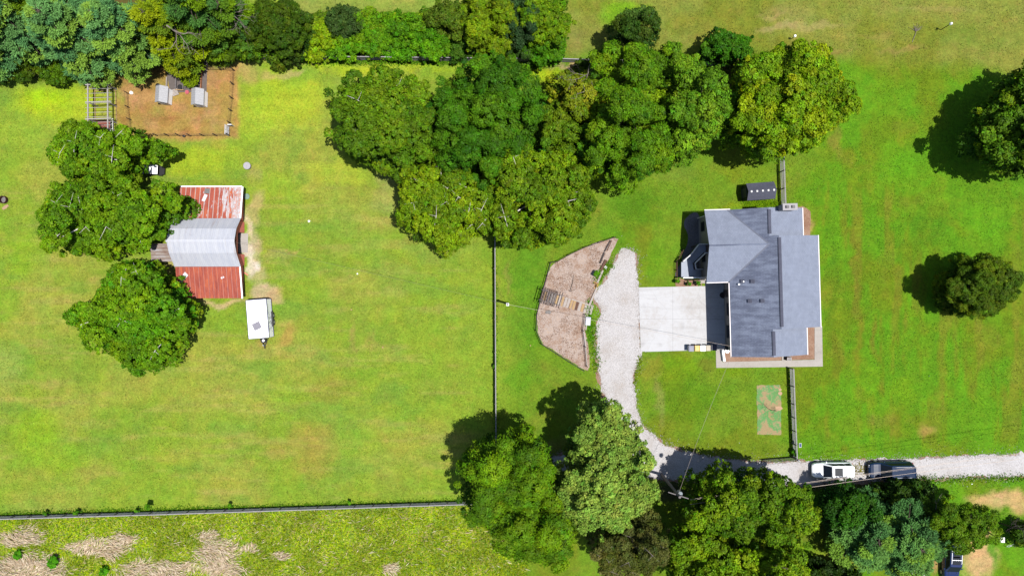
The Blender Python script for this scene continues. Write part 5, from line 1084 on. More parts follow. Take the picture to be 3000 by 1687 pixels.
for k in range(5): m = MB(); m.box((-1.3 + k * .655, -.05, zr + .015), (.2, .22, .05)); m.build('ridge_light', OFFWHITE, sro)
m = MB(); m.box((-shL / 2 + .04, 0, .9), (.06, 1.1, 1.7)); m.build('door', plain('grey_door', tone(84, 86, 104), .7), shed)
m = MB(); m.box((.25, shW / 2 - .05, 1.5), (.3, .12, .2)); m.build('vent', WHITE, shed)
# ------------------------------------------------------------------ chicken coops
def coop(label, cx, cy, rz):
    c = P(cx, cy); r = thing('chicken_coop', label, 'coop', c, rz, 'white coops in the brown pen')
    m = MB(); m.box((0, 0, .75), (1.25, 1.75, 1.3)); 
    for y in (-.87, .83): m.add([(-.62, y, 1.4), (.62, y, 1.4), (0, y, 1.93), (-.62, y + .05, 1.4), (.62, y + .05, 1.4), (0, y + .05, 1.93)], [(0, 1, 2), (5, 4, 3), (0, 2, 5, 3), (1, 4, 5, 2)])
    m.build('wall', WHITE, r)
    m = MB(); slope(m, [(-.74, -.97, 1.42), (0, -.97, 2.0), (0, .97, 2.0), (-.74, .97, 1.42)], .04); slope(m, [(0, -.97, 2.0), (.74, -.97, 1.42), (.74, .97, 1.42), (0, .97, 2.0)], .04); ro = m.build('roof', plain('dull_tin_roof', (.26, .26, .27), .6, var=.15), r)
    m = MB()
    for k in range(8): y = -.9 + k * .257; m.beam((-.74, y, 1.44), (0, y, 2.02), .03, .02); m.beam((.74, y, 1.44), (0, y, 2.02), .03, .02)
    m.build('roof_ribs', plain('dull_tin_roof', (.26, .26, .27), .6, var=.15), ro)
    m = MB(); m.box((.0, -.9, .75), (.55, .04, .8)); d = m.build('door', OFFWHITE, r); m = MB(); m.box((.2, -.93, .8), (.04, .03, .1)); m.build('latch', BLACK, d)
    for x in (-.5, .5): 
        for y in (-.75, .75): m = MB(); m.box((x, y, .06), (.1, .1, .16)); m.build('leg', WOOD_GREY, r)
    return r
coop('white gabled coop beside the pine boughs, left of the pair', 491, 287, R(-4)); coop('white gabled coop at the right end of the raised beds', 594.5, 294, R(-2))
m = MB(); m.lathe((0, 0, 0), [(.2, 0), (.19, .18), (.1, .26), (.02, .28)], 18); o = m.build('poultry_drinker', WHITE); o.location = P(386, 273); set_props(o, 'small white domed drinker on the brown grass', 'drinker')
# raised runs
q = [(492, 212), (606, 205), (604, 268), (512, 268)]
sheet('weed_mat', ragged([(480, 170), (608, 170), (605, 272), (500, 270)], .05, .3, 21), .015, FABRIC)
for i, (x0, y0, x1, y1, mt, lb) in enumerate([(491, 228, 490, 262, WOOD_PALE, 'bleached edging board furthest left among the raised beds'), (519, 206, 517, 264, WOOD_GREY, 'grey edging board second from left among the raised beds'), (541, 206, 539, 265, WOOD_GREY, 'grey edging board third from left beside the pink tub'), (567, 208, 563, 268, WOOD_ORANGE, 'orange cedar edging board right of the pink tub'), (593, 210, 590, 268, WOOD_ORANGE, 'orange cedar edging board furthest right among the raised beds'), (516, 265, 541, 266, WOOD_TAN, 'tan cross board closing the raised bed at its south end')]):
    board('edging_board', lb, P(x0, y0), P(x1, y1), .09, .3, mt, group='edging boards of the raised beds')
m = MB()
for k in range(5): m.box((k * .15 - .3, 0, .1 + k * .02), (.13, .75, .04))
o = m.build('plank_ramp', WOOD_PALE); o.location = P(514, 272); o.rotation_euler = (0, 0, 1.9); set_props(o, 'grey slatted plank ramp beside the left white coop', 'ramp')
PINK = plain('pink_plastic', tone(232, 112, 128), .5)
m = MB(); m.box((0, 0, .14), (.28, .7, .28)); m.box((0, 0, .285), (.34, .76, .02)); o = m.build('plastic_tub', PINK, bevel=.02); o.location = P(545.5, 243.5); set_props(o, 'pink oblong plastic tub between the raised beds', 'tub')
m = MB(); m.lathe((0, 0, 0), [(.2, 0), (.24, .12), (.2, .11)], 16); o = m.build('feed_pan', PINK); o.location = P(549, 271); set_props(o, 'small pink feed pan in front of the raised beds', 'pan')
m = MB(); m.lathe((0, 0, 0), [(.28, 0), (.3, .25), (.27, .25), (.26, .2)], 18); o = m.build('black_tub', BLACK); o.location = P(530, 257); set_props(o, 'round black rubber tub in the raised bed', 'tub')
m = MB(); m.lathe((0, 0, 0), [(.26, 0), (.28, .4), (.25, .4), (.24, .3)], 16); o = m.build('black_bucket', BLACK); o.location = P(467, 254); set_props(o, 'black bucket behind the left white coop', 'bucket')
m = MB(); m.box((0, 0, .9), (.5, .12, .22)); m.beam((-.2, 0, 0), (-.2, 0, .9), .05, .05); m.beam((.2, 0, 0), (.2, 0, .9), .05, .05); o = m.build('small_sign', OFFWHITE); o.location = P(682, 371); set_props(o, 'blank white board on legs outside the pen corner', 'sign')
m = MB(); m.lathe((0, 0, 0), [(.14, 0), (.15, .3), (.1, .32)], 14); o = m.build('black_bucket', BLACK); o.location = P(541, 400); set_props(o, 'black bucket hanging on the south pen fence', 'bucket')
# ------------------------------------------------------------------ white pergola over raised bed
pg = thing('pergola', 'white timber pergola frame with thin rungs left of the brown pen', 'pergola', P(300, 310))
PERG = plain('bleached_pergola_timber', tone(205, 198, 196), .85, var=.15); hh = 1.9; lq = lambda x, y, h=hh: P(x, y, h) - Vector(pg.location)
for x in (257.5, 315.5):
    m = MB(); m.beam(lq(x, 246), lq(x + .5, 376), .13, .12); m.build('long_beam', PERG, pg)
for y in (248.5, 299.5, 349):
    m = MB(); m.beam(lq(250, y + .6, hh + .1), lq(326, y - 2, hh + .1), .12, .08); m.build('cross_beam', PERG, pg)
for y in (261, 274, 287, 303, 316, 330, 343, 359, 368):
    m = MB(); m.beam(lq(250, y + .8, hh + .1), lq(327, y - 1.6, hh + .1), .045, .05); m.build('rung', PERG, pg)
for x in (258, 315):
    for y in (249, 300, 350, 375): q = lq(x, y); m = MB(); m.beam((q.x, q.y, -.1), (q.x, q.y, hh), .12, .12); m.build('post', PERG, pg)
for i, (a, b, lb) in enumerate([((340, 266), (343, 356), 'right long tan edging board on the ground under the white pergola'), ((279, 268), (281, 352), 'left long tan edging board on the ground under the white pergola'), ((279, 267), (340, 266), 'short tan edging board at the north end under the white pergola')]):
    board('edging_board', lb, P(*a), P(*b), .06, .14, WOOD_TAN, group='edging boards under the white pergola')
ph = thing('play_deck', 'low deck with red brown floor and dark skirt under the pergola south end', 'deck', P(305, 370))
m = MB(); m.box((0, 0, .45), (2.1, 1.1, .08)); m.build('floor', plain('red_brown_floor', tone(170, 100, 85), .8), ph); m = MB(); m.box((0, -.58, .3), (2.2, .06, .7)); m.box((0, .58, .3), (2.2, .06, .6)); m.build('skirt', WOOD_DARK, ph)
for x in (-1, 1):
    for y in (-.5, .5): m = MB(); m.beam((x, y, -.1), (x, y, .9), .1, .1); m.build('post', WOOD_GREY, ph)
m = MB()
for k in range(6): m.beam((1.3, -.8 + k * .28, .9), (1.62, -.8 + k * .28, .9), .05, .05)
m.beam((1.32, -.85, .95), (1.32, .7, .95), .06, .06); m.beam((1.6, -.85, .95), (1.6, .7, .95), .06, .06); m.build('railing', OFFWHITE, ph)
m = MB(); m.box((0, 0, .2), (.8, .35, .4)); m.box((0, 0, .42), (.86, .42, .05)); o = m.build('storage_box', WHITE, bevel=.02); o.location = P(301, 388); set_props(o, 'white storage box south of the play deck under leaves', 'box')
# utility cart
ca = thing('utility_cart', 'white topped utility cart half under the sycamore', 'cart', P(458, 502), R(-2)); 
m = MB(); m.box((.32, 0, 1.25), (.95, 1.05, .06)); m.build('top_panel', WHITE, ca, bevel=.02)
m = MB(); m.box((-.58, -.02, 1.2), (.85, .95, .06)); m.lathe((-.5, -.1, 1.22), [(.3, 0), (.22, .08), (.05, .1)], 16); o = m.build('top_panel', OFFWHITE, ca, bevel=.02); o['label'] = 'greyer domed half of the top'
for x in (-.9, .7):
    for y in (-.42, .42): m = MB(); m.beam((x, y, .3), (x, y, 1.22), .04, .04); m.build('frame_post', BLACK, ca)
m = MB(); m.box((0, 0, .42), (2.0, 1.0, .2)); m.box((1.1, 0, .5), (.3, .9, .05)); m.build('bed', BLACK, ca)
for x in (-.65, .65):
    for y in (-.5, .5): m = MB(); m.lathe((x, y - .07, .25), [(.25, 0), (.25, .14)], 18, 'y'); m.build('wheel', RUBBER, ca)
# fire ring and stone lid
fr_ = thing('fire_pit', 'rusty oval steel fire ring at the left edge', 'fire pit', P(14, 586)); m = MB(); m.lathe((0, 0, 0), [(.44, 0), (.46, .42), (.40, .42), (.39, .05)], 26); m.build('ring', plain('burnt_steel', tone(98, 62, 58), .8, .3), fr_); m = MB(); m.lathe((0, 0, .0), [(.38, .02), (.34, .1), (.1, .14)], 20); m.build('ash', STONE, fr_)
m = MB(); m.slab([(.5 * math.cos(a) * (1.2 if k % 2 else .8), .2 * math.sin(a)) for k, a in enumerate([i * .785 for i in range(8)])], 0, .03); o = m.build('ash_heap', plain('pale_ash', tone(214, 176, 140), .9)); o.location = P(16, 607); o.rotation_euler = (0, 0, .6); set_props(o, 'pale pinkish ash spill just below the fire ring', 'ash')
wl = thing('well_cap', 'round pale concrete well cap on the lime lawn north of the barn', 'well', P(727, 487.5)); m = MB(); m.lathe((0, 0, 0), [(.4, 0), (.4, .35)], 26); m.build('ring', STONE, wl); m = MB(); m.lathe((0, 0, .35), [(.44, 0), (.44, .07), (.40, .1), (.06, .1), (.05, .15), (.02, .15)], 26); m.build('lid', plain('pale_concrete', tone(212, 208, 212), .85, var=.12), wl)
# ------------------------------------------------------------------ arbour and boardwalk
ax_ = R(-16); ar = thing('garden_arbour', 'dark slatted arbour straddling the west rim of the mulch bed', 'arbour', P(1611, 871), ax_)
for y in (-.6, .6): m = MB(); m.box((0, y, 2.15), (2.6, .07, .15)); m.build('long_beam', WOOD_GREY, ar)
for k in range(9): m = MB(); m.box((-1.15 + k * .29, 0, 2.27), (.075, 1.95, .11)); m.build('slat', WOOD_DARK, ar)
for x in (-1.0, 1.0):
    for y in (-.6, .6): m = MB(); m.beam((x, y, -.1), (x, y, 2.15), .1, .1); m.build('post', WOOD_DARK, ar)
bw = thing('boardwalk', 'plank walkway crossing the mulch bed from arbour to driveway', 'boardwalk', P(1670, 889), ax_)
rnd = random.Random(3)
for k in range(17):
    mt = (WOOD_TAN, WOOD_BROWN, WOOD_PALE)[rnd.choice([0, 0, 1, 2]) if k < 14 else 2]; m = MB(); m.box((-3.1 + k * .36, rnd.uniform(-.04, .04), .05), (rnd.uniform(.2, .3), 1.15, .05), rz=rnd.uniform(-.04, .04)); m.build('plank', mt, bw)
logs = [((1788, 697 + 7), (1770, 738), WOOD_DARK, .16, 'thin dark timber edging near the north tip of the mulch bed'), ((1792, 705), (1778, 735), WOOD_BROWN, .1, 'thin brown timber edging at the very north tip of the mulch bed'), ((1770, 740), (1757, 772), WOOD_DARK, .2, 'dark timber edging halfway down the mulch bed north part'), ((1775, 762), (1760, 792), WOOD_BROWN, .3, 'thick dark log by the green weed patch'), ((1766, 792), (1750, 828), WOOD_PALE, .2, 'bleached timber between the green weed patch and the sawdust'), ((1749, 842), (1727, 892), WOOD_PALE, .22, 'bleached timber running down to the boardwalk end'), ((1746, 842), (1724, 890), WOOD_BROWN, .08, 'brown batten beside the bleached timber at the boardwalk end'), ((1674, 876), (1731, 895), WOOD_PALE, .14, 'bleached rail laid along the north side of the boardwalk'), ((1722, 926), (1716, 966), WOOD_PALE, .14, 'bleached timber behind the white box'), ((1711, 972), (1716, 1020), WOOD_PALE, .16, 'bleached timber at the southeast rim of the mulch bed'), ((1682, 850), (1669, 853), WOOD_DARK, .05, 'small dark stick on the mulch')]
for a, b, mt, w_, lb in logs: board('edging_timber', lb, P(*a), P(*b), w_, w_ * .8, mt, group='timbers edging the mulch bed', cat='timber')
m = MB(); m.tube([(0, 0, .04), (.3, .9, .12), (.45, 1.9, .08)], [.035, .03, .012], 6); o = m.build('fallen_stick', WOOD_DARK); o.location = P(1669, 853); set_props(o, 'long thin dark stick lying in the mulch bed', 'stick')
m = MB(); rnd = random.Random(6)
for k in range(40): a = rnd.uniform(0, 6.28); r_ = rnd.uniform(0, .55) ** 1; m.box((math.cos(a) * r_ * .5, math.sin(a) * r_ * 1.1, .03), (rnd.uniform(.1, .25), rnd.uniform(.05, .12), .03), rz=rnd.uniform(0, 3))
o = m.build('sawdust_heap', plain('fresh_sawdust', tone(236, 184, 112), .9)); o.location = P(1746, 834); set_props(o, 'orange heap of wood chips beside the driveway', 'wood chips')
sb = thing('storage_chest', 'pale grey storage chest between mulch bed and driveway', 'chest', P(1721.5, 940), R(-5)); m = MB(); m.box((0, 0, .28), (.55, .95, .55)); m.build('body', OFFWHITE, sb, bevel=.02); m = MB(); m.box((0, 0, .58), (.6, 1.0, .06)); m.build('lid', plain('pale_lid', tone(222, 224, 234), .5, var=.04), sb, bevel=.015)
def rock(label, cs, r, seed, mat=STONE, name='rock', fl=.6):
    rnd = random.Random(seed); m = MB(); prof_ = [(r * .8, 0), (r, r * .25 * fl), (r * .8, r * .6 * fl), (r * .35, r * .85 * fl)]; m.lathe((0, 0, -.02), prof_, 9); m.v = [(x * (1 + rnd.uniform(-.18, .18)), y * (1 + rnd.uniform(-.18, .18)), z) for x, y, z in m.v]
    o = m.build(name, mat); o.location = P(*cs); return set_props(o, label, 'rock')
rock('grey boulder half sunk in the mulch south of the arbour', (1602, 914), .22, 1); rock('second grey boulder touching the one south of the arbour', (1609, 914), .24, 2); rock('white rock beside the dark log at the driveway verge', (1774, 783), .22, 3, WHITE); rock('tiny white stone in the south part of the mulch bed', (1606, 961), .07, 4, WHITE); rock('pale stone in the field southeast of the trailer', (1121, 1017), .11, 5, WOOD_TAN); rock('pale stone in the field near the spot east of the trailer', (1029, 907), .1, 6, WOOD_TAN); rock('white stone in the bare patch northeast of the barn', (905, 648), .15, 7, WHITE); rock('yellowish stone west of the middle fence', (1341, 783), .07, 8, WOOD_TAN); rock('pale stone west of the south end of the mulch bed', (1554, 1012), .09, 9, WOOD_TAN); rock('pale stone on the faint line across the field', (1047, 802), .09, 10, WHITE); rock('small dark stone in the southeast lawn', (2723, 1101), .07, 11, BLACK); rock('white stone on the verge below the gravel at the right', (2848, 1417), .07, 12, WHITE)
# ------------------------------------------------------------------ small garden wall beside the walk
m = MB(); q0 = P(2118.5, 1025.5, .6); q1 = P(2123, 1058.5, .6); m.beam(Vector((q0.x, q0.y, 0)) - Vector((q0.x, q0.y, 0)), Vector((q1.x - q0.x, q1.y - q0.y, 0)), .24, 1.2); o = m.build('retaining_wall', WHITE); o.location = (q0.x, q0.y, 0); set_props(o, 'short white retaining wall between walkway and mulch', 'wall')
# bins
def bin_(kind, label, cx, cy, wd, dp, h, cb, cl, wheels=True, group='bins lined up at the apron corner'):
    c = P(cx, cy, h); c.z = .05; r = thing(kind, label, 'bin', c, 0, group)
    m = MB(); m.box((0, 0, h / 2), (wd * .86, dp * .86, h - .06), taper=1.1); m.build('body', cb, r, bevel=.02)
    m = MB(); m.box((0, 0, h), (wd, dp, .06)); m.box((0, -.03, h + .045), (wd * .8, dp * .75, .04)); m.build('lid', cl, r, bevel=.02)
    m = MB(); m.beam((-wd * .4, dp * .52, h - .02), (wd * .4, dp * .52, h - .02), .04, .04); m.build('handle', BLACK, r)
    if wheels:
        for x in (-wd * .4, wd * .4): m = MB(); m.lathe((x - .03, dp * .38, .1), [(.1, 0), (.1, .06)], 12, 'x'); m.build('wheel', RUBBER, r)
    return r
NAVY = plain('navy_plastic', (.012, .018, .045), .4)
bin_('wheelie_bin', 'grey wheeled bin at the west end of the bin row', 2025, 1021, .62, .68, 1.05, STEEL, plain('grey_lid', tone(150, 152, 175), .5))
bin_('wheelie_bin', 'bin with a yellow lid, second from the west in the row', 2042.5, 1020, .60, .68, 1.0, plain('orange_plastic', tone(225, 130, 50), .5), plain('yellow_lid', tone(255, 222, 120), .5))
bin_('wheelie_bin', 'bin with a plain white lid in the middle of the row', 2059, 1020, .60, .68, 1.0, plain('maroon_plastic', tone(120, 60, 60), .5), WHITE)
bin_('cardboard_bin', 'open beige box bin next to the white lidded bin', 2074.5, 1019.5, .56, .66, .95, plain('cardboard', tone(214, 180, 140), .8), plain('beige_lid', tone(238, 226, 204), .7, var=.15), False)
bin_('wheelie_bin', 'navy blue wheeled bin standing apart at the east end of the row', 2092, 1018, .62, .68, 1.1, NAVY, NAVY)
gb = thing('barbecue', 'round covered barbecue in the shade at the house corner', 'barbecue', P(2124, 1017)); m = MB(); m.lathe((0, 0, .55), [(.05, 0), (.26, .1), (.3, .25), (.26, .4), (.05, .5)], 18); m.build('kettle', BLACK, gb)
for k in range(3): a = k * 2.1; m = MB(); m.beam((math.cos(a) * .15, math.sin(a) * .15, .6), (math.cos(a) * .3, math.sin(a) * .3, .05), .03, .03); m.build('leg', STEEL, gb)
m = MB(); m.lathe((0, 0, .05), [(.24, 0), (.28, .3), (.25, .3), (.24, .26)], 18); o = m.build('flower_pot', WHITE); o.location = P(2128, 1027); set_props(o, 'white round pot at the end of the retaining wall', 'pot')
hp = thing('heat_pump', 'small dark unit with pale slats on a pad south of the house', 'unit', P(2303, 1049)); m = MB(); m.box((0, 0, .05), (1.1, .5, .1)); m.build('pad', WALK, hp); m = MB(); m.box((.1, 0, .4), (.6, .4, .6)); m.build('case', WOOD_DARK, hp, bevel=.02)
m = MB()
for k in range(4): m.box((-.1 + k * .14, 0, .715), (.04, .36, .03))
m.build('grille', TRIM, hp)
# ------------------------------------------------------------------ seeding mat
matp = ragged([(2217, 1128), (2285, 1127), (2289, 1165), (2288, 1272), (2262, 1274), (2218, 1272)], .06, .2, 31)
t = NT('seeding_mat'); a = t.noise(.55, 4, .6); b = t.noise(5, 4, .7)
c = t.ramp(t.math('ADD', t.math('MULTIPLY', a, .8), t.math('MULTIPLY', b, .2)), [(.47, tone(196, 172, 126)), (.50, tone(140, 182, 115)), (.56, tone(112, 178, 98)), (.60, tone(188, 168, 118))])
c = t.mix(1.0, c, t.ramp(t.noise(14, 3, .6), [(.3, .8), (.7, 1.15)]), 'MULTIPLY'); SEED = t.finish(c, .95)
m = MB(); c0 = P(2252, 1200); m.slab([(x - c0.x, y - c0.y) for x, y in matp], 0, .02); o = m.build('seeding_mat', SEED); o.location = c0; set_props(o, 'green sprayed rectangular seeding mat beside the southern fence', 'mat')
for i, (x, y, r_) in enumerate(((2285, 1141, .2), (2286, 1152, .28), (2281, 1196, .42))):
    m = MB(); rnd = random.Random(50 + i); m.slab([(r_ * rnd.uniform(.7, 1.2) * math.cos(a), r_ * rnd.uniform(.6, .9) * math.sin(a)) for a in [k * .628 for k in range(10)]], 0, .035); o = m.build('bare_soil_clod', plain('pink_soil', tone(226, 186, 150), .9)); o.location = P(x, y); set_props(o, ['top pinkish soil clod on the mat right edge', 'middle pinkish soil clod on the mat right edge', 'largest pinkish soil clod on the mat, near the sapling'][i], 'soil')
# ------------------------------------------------------------------ poles, wires
def pole(kind, label, base, h, r, mat, top=None, cat='pole'):
    ro = thing(kind, label, cat, base); m = MB(); m.lathe((0, 0, -.2), [(r * 1.2, 0), (r, h + .15), (r * .7, h + .2)], 10); m.build('shaft', mat, ro); return ro
p1b = P(1488, 889); p1 = pole('utility_pole', 'short grey utility pole just east of the middle fence', p1b, 5.0, .11, WOOD_GREY); m = MB(); m.box((0, 0, 4.7), (.3, .3, .35)); m.build('meter_box', STEEL, p1)
pt = P(1992, 1456, 9.0); p2b = Vector((pt.x, pt.y, 0)); p2 = pole('utility_pole', 'tall utility pole in dark shade between two southern trees', p2b, 9.0, .15, WOOD_GREY)
m = MB(); m.beam((-1.1, .35, 8.3), (1.1, -.35, 8.3), .1, .1); m.build('crossarm', WOOD_GREY, p2); m = MB(); m.lathe((.35, 0, 7.0), [(.05, 0), (.24, .05), (.24, .8), (.05, .9)], 16); m.build('transformer', plain('pale_transformer', tone(180, 190, 195), .5), p2)
def wire(label, a, b, sag, r, mat, group=None, twist=False):
    a = Vector(a); b = Vector(b); n = 20; pts = [a.lerp(b, k / n) - Vector((0, 0, sag * 4 * (k / n) * (1 - k / n))) - a for k in range(n + 1)]
    m = MB(); m.tube(pts, r, 5); o = m.build('overhead_wire', mat); o.location = a; return set_props(o, label, 'wire', group)
WIRE = plain('aluminium_wire', tone(235, 215, 200), .5, .3, var=.1); WIRE_D = plain('aged_wire', tone(120, 120, 110), .6)
t1 = P(2335, 1418, 7.6); t2 = P(2676, 1370, 7.6); d = (t2 - t1); 
for i, (yo, lb) in enumerate(((0, 'upper bright power line crossing over the dark parked vehicle'), (.55, 'lower bright power line crossing over the dark parked vehicle'), (.1, 'third thin power line close beside the upper bright one'))):
    A_ = t1 - d * (.92 + 0 * i) + Vector((0, -yo, 0)); B_ = t2 + d * 1.7 + Vector((0, -yo * 1.2, .4)); wire(lb, A_, B_, .35, .016 if i < 2 else .010, WIRE, 'power lines along the lower right driveway')
hsw = hc + Vector((-4.9, -8.1, 0)); top2 = Vector((p2b.x, p2b.y, 8.2)); hpt = P(2125, 1062, 4.9)
wire('service drop wire from the tall utility pole to the house corner', top2, Vector((hc.x - 4.6, hc.y - 8.0, 5.0)), .5, .012, WIRE)
wire('long thin wire from the short grey pole across the field to the barn', Vector((p1b.x, p1b.y, 4.9)), Vector((-31.9, 5.3, 4.6)), .8, .012, WIRE_D)
wire('thin wire from the short grey pole over the mulch bed to the house', Vector((p1b.x, p1b.y, 4.9)), Vector((24.9, -6.6, 4.9)), .5, .014, WIRE)
def birdpole(label, cs, h):
    tpt = P(cs[0], cs[1], h); ro = thing('birdhouse_pole', label, 'birdhouse', (tpt.x, tpt.y, 0)); m = MB(); m.tube([(0, 0, -.1), (0, 0, h)], .045, 8); m.build('pole', BLACK, ro); m = MB(); m.box((0, 0, h + .1), (.26, .26, .24), taper=.8); m.build('house', WHITE, ro)
birdpole('white topped dark pole alone in the northeast meadow', (2785, 71), 1.8); birdpole('white topped post at the meadow edge above the yellow green maple', (2328, 107), .9)
bh = P(2935, 1580, 1.9); ro = thing('birdhouse_pole', 'white square birdhouse on a post at lower right', 'birdhouse', (bh.x, bh.y, 0)); m = MB(); m.beam((0, 0, -.1), (0, 0, 1.6), .09, .09); m.build('pole', WOOD_DARK, ro); m = MB(); m.box((0, 0, 1.75), (.42, .45, .4)); m.box((0, 0, 1.98), (.55, .6, .06)); m.build('house', WHITE, ro, bevel=.02)
db = thing('dead_branch', 'tan dead branch with a brushy head lying in the northeast meadow', 'branch', P(2680, 108)); m = MB(); m.tube([(-.35, -.7, .05), (0, .2, .08), (.15, .7, .06)], [.03, .03, .02], 6); m.build('stem', BARK_D, db); rnd = random.Random(9); m = MB()
for k in range(46): a = rnd.uniform(.2, 2.6); L = rnd.uniform(.3, 1.1); m.tube([(.1, .6, .06), (.1 + math.cos(a) * L * .6, .6 + math.sin(a) * L * .6, rnd.uniform(.05, .3)), (.1 + math.cos(a) * L, .6 + math.sin(a) * L, .05)], [.012, .01, .006], 4)
m.build('twigs', BARK_D, db)

# ------------------------------------------------------------------ vehicles
def vehicle(label, loc, rz, L, Wd, Ht, paint, kind='parked_suv', roofcol=None, sun=True, rails=None, group=None, bars=False, belt=1.05):
    r = thing(kind, label, 'car', loc, rz, group); w = Wd / 2
    st_ = [(-.5, .72, .55, .80), (-.49, .86, .38, .98), (-.46, .95, .3, 1.04), (-.3, 1.0, .28, 1.06), (0, 1.0, .28, 1.05), (.18, .99, .28, 1.03), (.3, .97, .28, 1.0), (.40, .93, .3, .95), (.46, .84, .34, .88), (.49, .70, .42, .76), (.5, .55, .5, .66)]
    m = MB(); n = 10; 
    for (sx, sw, zl, zt) in st_:
        x = sx * L; ww = w * sw; zt = zt * belt / 1.05
        m.v += [(x, -ww * .88, zl), (x, -ww * .98, zl + .1), (x, -ww, (zl + zt) / 2), (x, -ww * .95, zt - .08), (x, -ww * .80, zt), (x, ww * .80, zt), (x, ww * .95, zt - .08), (x, ww, (zl + zt) / 2), (x, ww * .98, zl + .1), (x, ww * .88, zl)]
    for i in range(len(st_) - 1):
        for k in range(n): k2 = (k + 1) % n; m.f.append((i * n + k, i * n + k2, (i + 1) * n + k2, (i + 1) * n + k))
    m.f.append(tuple(range(n))[::-1]); m.f.append(tuple((len(st_) - 1) * n + k for k in range(n)))
    m.build('body', paint, r, smooth=False, bevel=.02)
    zb = belt - .03; zr = Ht
    base = [(.25 * L, .80 * w), (.21 * L, .90 * w), (-.45 * L, .89 * w), (-.488 * L, .80 * w)]; top = [(.075 * L, .72 * w), (.05 * L, .76 * w), (-.42 * L, .74 * w), (-.445 * L, .68 * w)]
    def ring(pts, z): return [(x, y, z) for x, y in pts] + [(x, -y, z) for x, y in pts[::-1]]
    b_ring = ring(base, zb); t_ring = ring(top, zr - .05); t2 = ring([(x * .97, y * .9) for x, y in top], zr); m = MB(); k = len(b_ring)
    m.add(b_ring + t_ring + t2, [(i, (i + 1) % k, k + (i + 1) % k, k + i) for i in range(k)] + [(k + i, k + (i + 1) % k, 2 * k + (i + 1) % k, 2 * k + i) for i in range(k)] + [tuple(range(2 * k, 3 * k))])
    m.build('cabin', paint, r)
    def patch(name, a, b, c, d, mat, s=.06, off=.012):
        a, b, c, d = map(Vector, (a, b, c, d)); nrm = (b - a).cross(d - a).normalized(); ce = (a + b + c + d) / 4
        if nrm.dot(ce - Vector((-.1 * L, 0, .8))) < 0: nrm = -nrm
        q = [p + (ce - p) * s + nrm * off for p in (a, b, c, d)]; q2 = [p - nrm * .02 for p in q]; mm_ = MB(); mm_.add(q + q2, [(0, 1, 2, 3), (7, 6, 5, 4), (0, 4, 5, 1), (1, 5, 6, 2), (2, 6, 7, 3), (3, 7, 4, 0)]); return mm_.build(name, mat, r)
    B = b_ring; Tt = t_ring
    patch('windshield', B[0], B[7], Tt[7], Tt[0], GLASS, .07); patch('rear_window', B[3], B[4], Tt[4], Tt[3], GLASS, .12)
    for sd in (1, -1):
        def pt(t, u): 
            bb = Vector((base[1][0] + (base[2][0] - base[1][0]) * t, sd * (base[1][1] + (base[2][1] - base[1][1]) * t), zb)); tt = Vector((top[1][0] + (top[2][0] - top[1][0]) * t, sd * (top[1][1] + (top[2][1] - top[1][1]) * t), zr - .05)); return bb.lerp(tt, u)
        for t0, t1 in ((.03, .36), (.39, .68), (.71, .96)): patch('side_window', pt(t0, .1), pt(t1, .1), pt(t1, .88), pt(t0, .88), GLASS, .0)
        m = MB(); m.box((.17 * L, sd * (w + .08), belt + .02), (.12, .2, .14)); m.build('wing_mirror', paint, r, bevel=.03)
        m = MB(); m.box((.485 * L, sd * w * .5, .7), (.08, w * .32, .13)); m.build('headlight', plain('headlight_glass', (.6, .6, .62), .15), r, bevel=.02)
        m = MB(); m.box((-.492 * L, sd * w * .78, .88), (.06, w * .16, .22)); m.build('tail_light', plain('red_lens', (.3, .01, .01), .2), r)
        for wx_ in (.31 * L, -.30 * L):
            m = MB(); m.lathe((wx_, sd * (w - .1) - .11, .36), [(.22, 0), (.36, .02), (.36, .2), (.22, .22)], 24, 'y'); wh = m.build('wheel', RUBBER, r); m = MB(); m.lathe((wx_, sd * (w - .1) - .115, .36), [(.21, 0), (.21, .23)], 18, 'y'); m.build('rim', STEEL, wh)
        if rails: m = MB(); m.tube([(.0, sd * w * .62, zr - .02), (-.02 * L, sd * w * .62, zr + .05), (-.36 * L, sd * w * .62, zr + .05), (-.38 * L, sd * w * .62, zr - .02)], .03, 6); m.build('roof_rail', rails, r)
    if sun: m = MB(); m.box((-.08 * L, 0, zr + .006), (.20 * L, w * .98, .012)); m.build('sunroof', GLASS, r)
    if bars:
        for bx in (-.10 * L, -.30 * L):
            m = MB(); m.beam((bx, -w * .6, zr + .07), (bx, w * .6, zr + .07), .05, .03)
            for q in (-.42, -.14, .14, .42): m.box((bx, q * w, zr + .09), (.09, .09, .03))
            m.build('roof_bar', WHITE, r)
        m = MB(); m.box((-.22 * L, 0, zr + .006), (.14 * L, w * .78, .012)); m.build('rear_sunroof', GLASS, r)
    m = MB(); 
    for sd in (1, -1): m.beam((.21 * L, sd * w * .55, belt + .01), (.44 * L, sd * w * .38, .93 * belt / 1.05 + .0), .015, .01)
    m.box((.49 * L, 0, .45), (.06, w * 1.1, .12)); m.build('bumper_trim', BLACK, r)
    m = MB(); m.box((.225 * L, 0, belt + .0), (.05, w * 1.35, .03)); m.build('wiper_cowl', BLACK, r)
    m = MB(); m.box((-.40 * L, 0, zr + .04), (.16, .04, .07), taper=.5); m.build('aerial_fin', BLACK, r)
    m = MB(); m.box((-.455 * L, 0, zr - .04), (.16, w * 1.25, .04), ry=-.12); m.build('rear_spoiler', paint, r, bevel=.01)
    return r
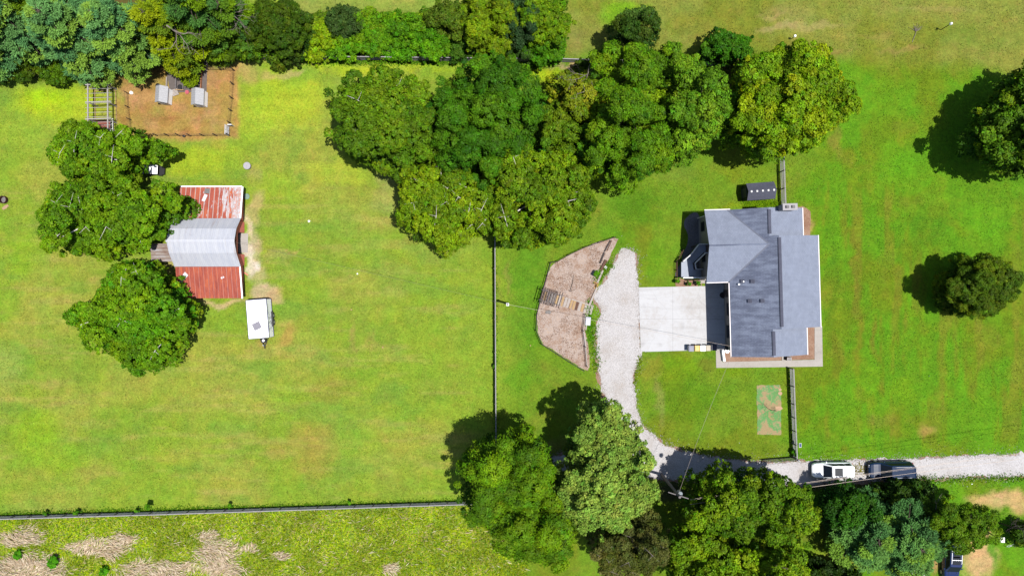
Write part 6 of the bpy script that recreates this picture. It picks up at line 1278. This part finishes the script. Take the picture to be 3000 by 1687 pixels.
PW = plain('white_car_paint', (.70, .71, .73), .22, var=.02, spec=.5, coat=.6, bump=0); PB = plain('black_car_paint', (.006, .016, .042), .22, var=.05, spec=.2, coat=.06, bump=0); PBL = plain('dark_blue_car_paint', (.006, .014, .06), .2, var=.05, spec=.4, coat=.4, bump=0)
v1 = P(2440, 1378, 1.0); vehicle('white sport utility vehicle with a dark sunroof parked on the gravel drive', (v1.x, v1.y, .016), R(181), 4.72, 1.88, 1.72, PW, rails=plain('pale_rail', (.5, .5, .5), .4))
v2 = P(2612, 1378, 1.0); vehicle('black long sport utility vehicle parked behind the white one', (v2.x, v2.y, .016), R(181), 5.2, 2.02, 1.85, PB, sun=False, rails=STEEL)
v3 = P(2801, 1648, 1.6); vehicle('dark blue vehicle with white roof rails cut by the bottom edge', (v3.x, v3.y - .1, .01), R(-92), 4.8, 1.9, 1.7, PBL, rails=WHITE, bars=True)
# white covered things by the bottom edge
mo = thing('covered_cart', 'white sheeted low cart cut off by the bottom edge', 'cart', P(2674, 1677), R(-60)); m = MB(); m.box((0, 0, .55), (1.4, .75, .25), taper=.8); m.build('cover', WHITE, mo, bevel=.05); m = MB(); m.box((-.85, 0, .5), (.25, .5, .3)); m.tube([(-.9, -.3, .7), (-1.1, 0, .95), (-.9, .3, .7)], .03, 6); m.build('handle', STEEL, mo)
for x in (-.5, .5): 
    for y in (-.35, .35): m = MB(); m.lathe((x, y - .05, .2), [(.2, 0), (.2, .1)], 14, 'y'); m.build('wheel', RUBBER, mo)
lc = thing('garden_chair', 'white garden chair beside the sheeted cart at the bottom edge', 'chair', P(2696, 1680), R(-50)); m = MB(); m.box((0, 0, .42), (.5, .5, .05)); m.build('seat', WHITE, lc, bevel=.02); m = MB(); m.box((-.27, 0, .7), (.05, .5, .55), ry=-.3); m.build('backrest', WHITE, lc, bevel=.02)
for x in (-.2, .2): 
    for y in (-.2, .2): m = MB(); m.beam((x, y, 0), (x, y, .4), .05, .05); m.build('leg', WHITE, lc)
bi = thing('bicycle', 'pale bicycle leaning among bushes at the right edge', 'bicycle', P(2962, 1590), R(25))
for x in (-.5, .5):
    m = MB(); m.tube([(x + .33 * math.cos(a), .12 * math.sin(a), .34 + .33 * math.sin(a)) for a in [k * 6.283 / 20 for k in range(21)]], .025, 6); m.build('wheel', OFFWHITE, bi)
m = MB(); m.tube([(-.5, 0, .34), (-.15, 0, .85), (.35, 0, .8), (.5, 0, .34)], .025, 6); m.tube([(-.5, 0, .34), (0, 0, .34), (.35, 0, .8)], .025, 6); m.build('frame', OFFWHITE, bi); m = MB(); m.box((-.17, 0, .9), (.24, .12, .05)); m.build('saddle', BLACK, bi); m = MB(); m.tube([(.33, -.25, .95), (.36, 0, .9), (.33, .25, .95)], .02, 6); m.build('handlebar', STEEL, bi)
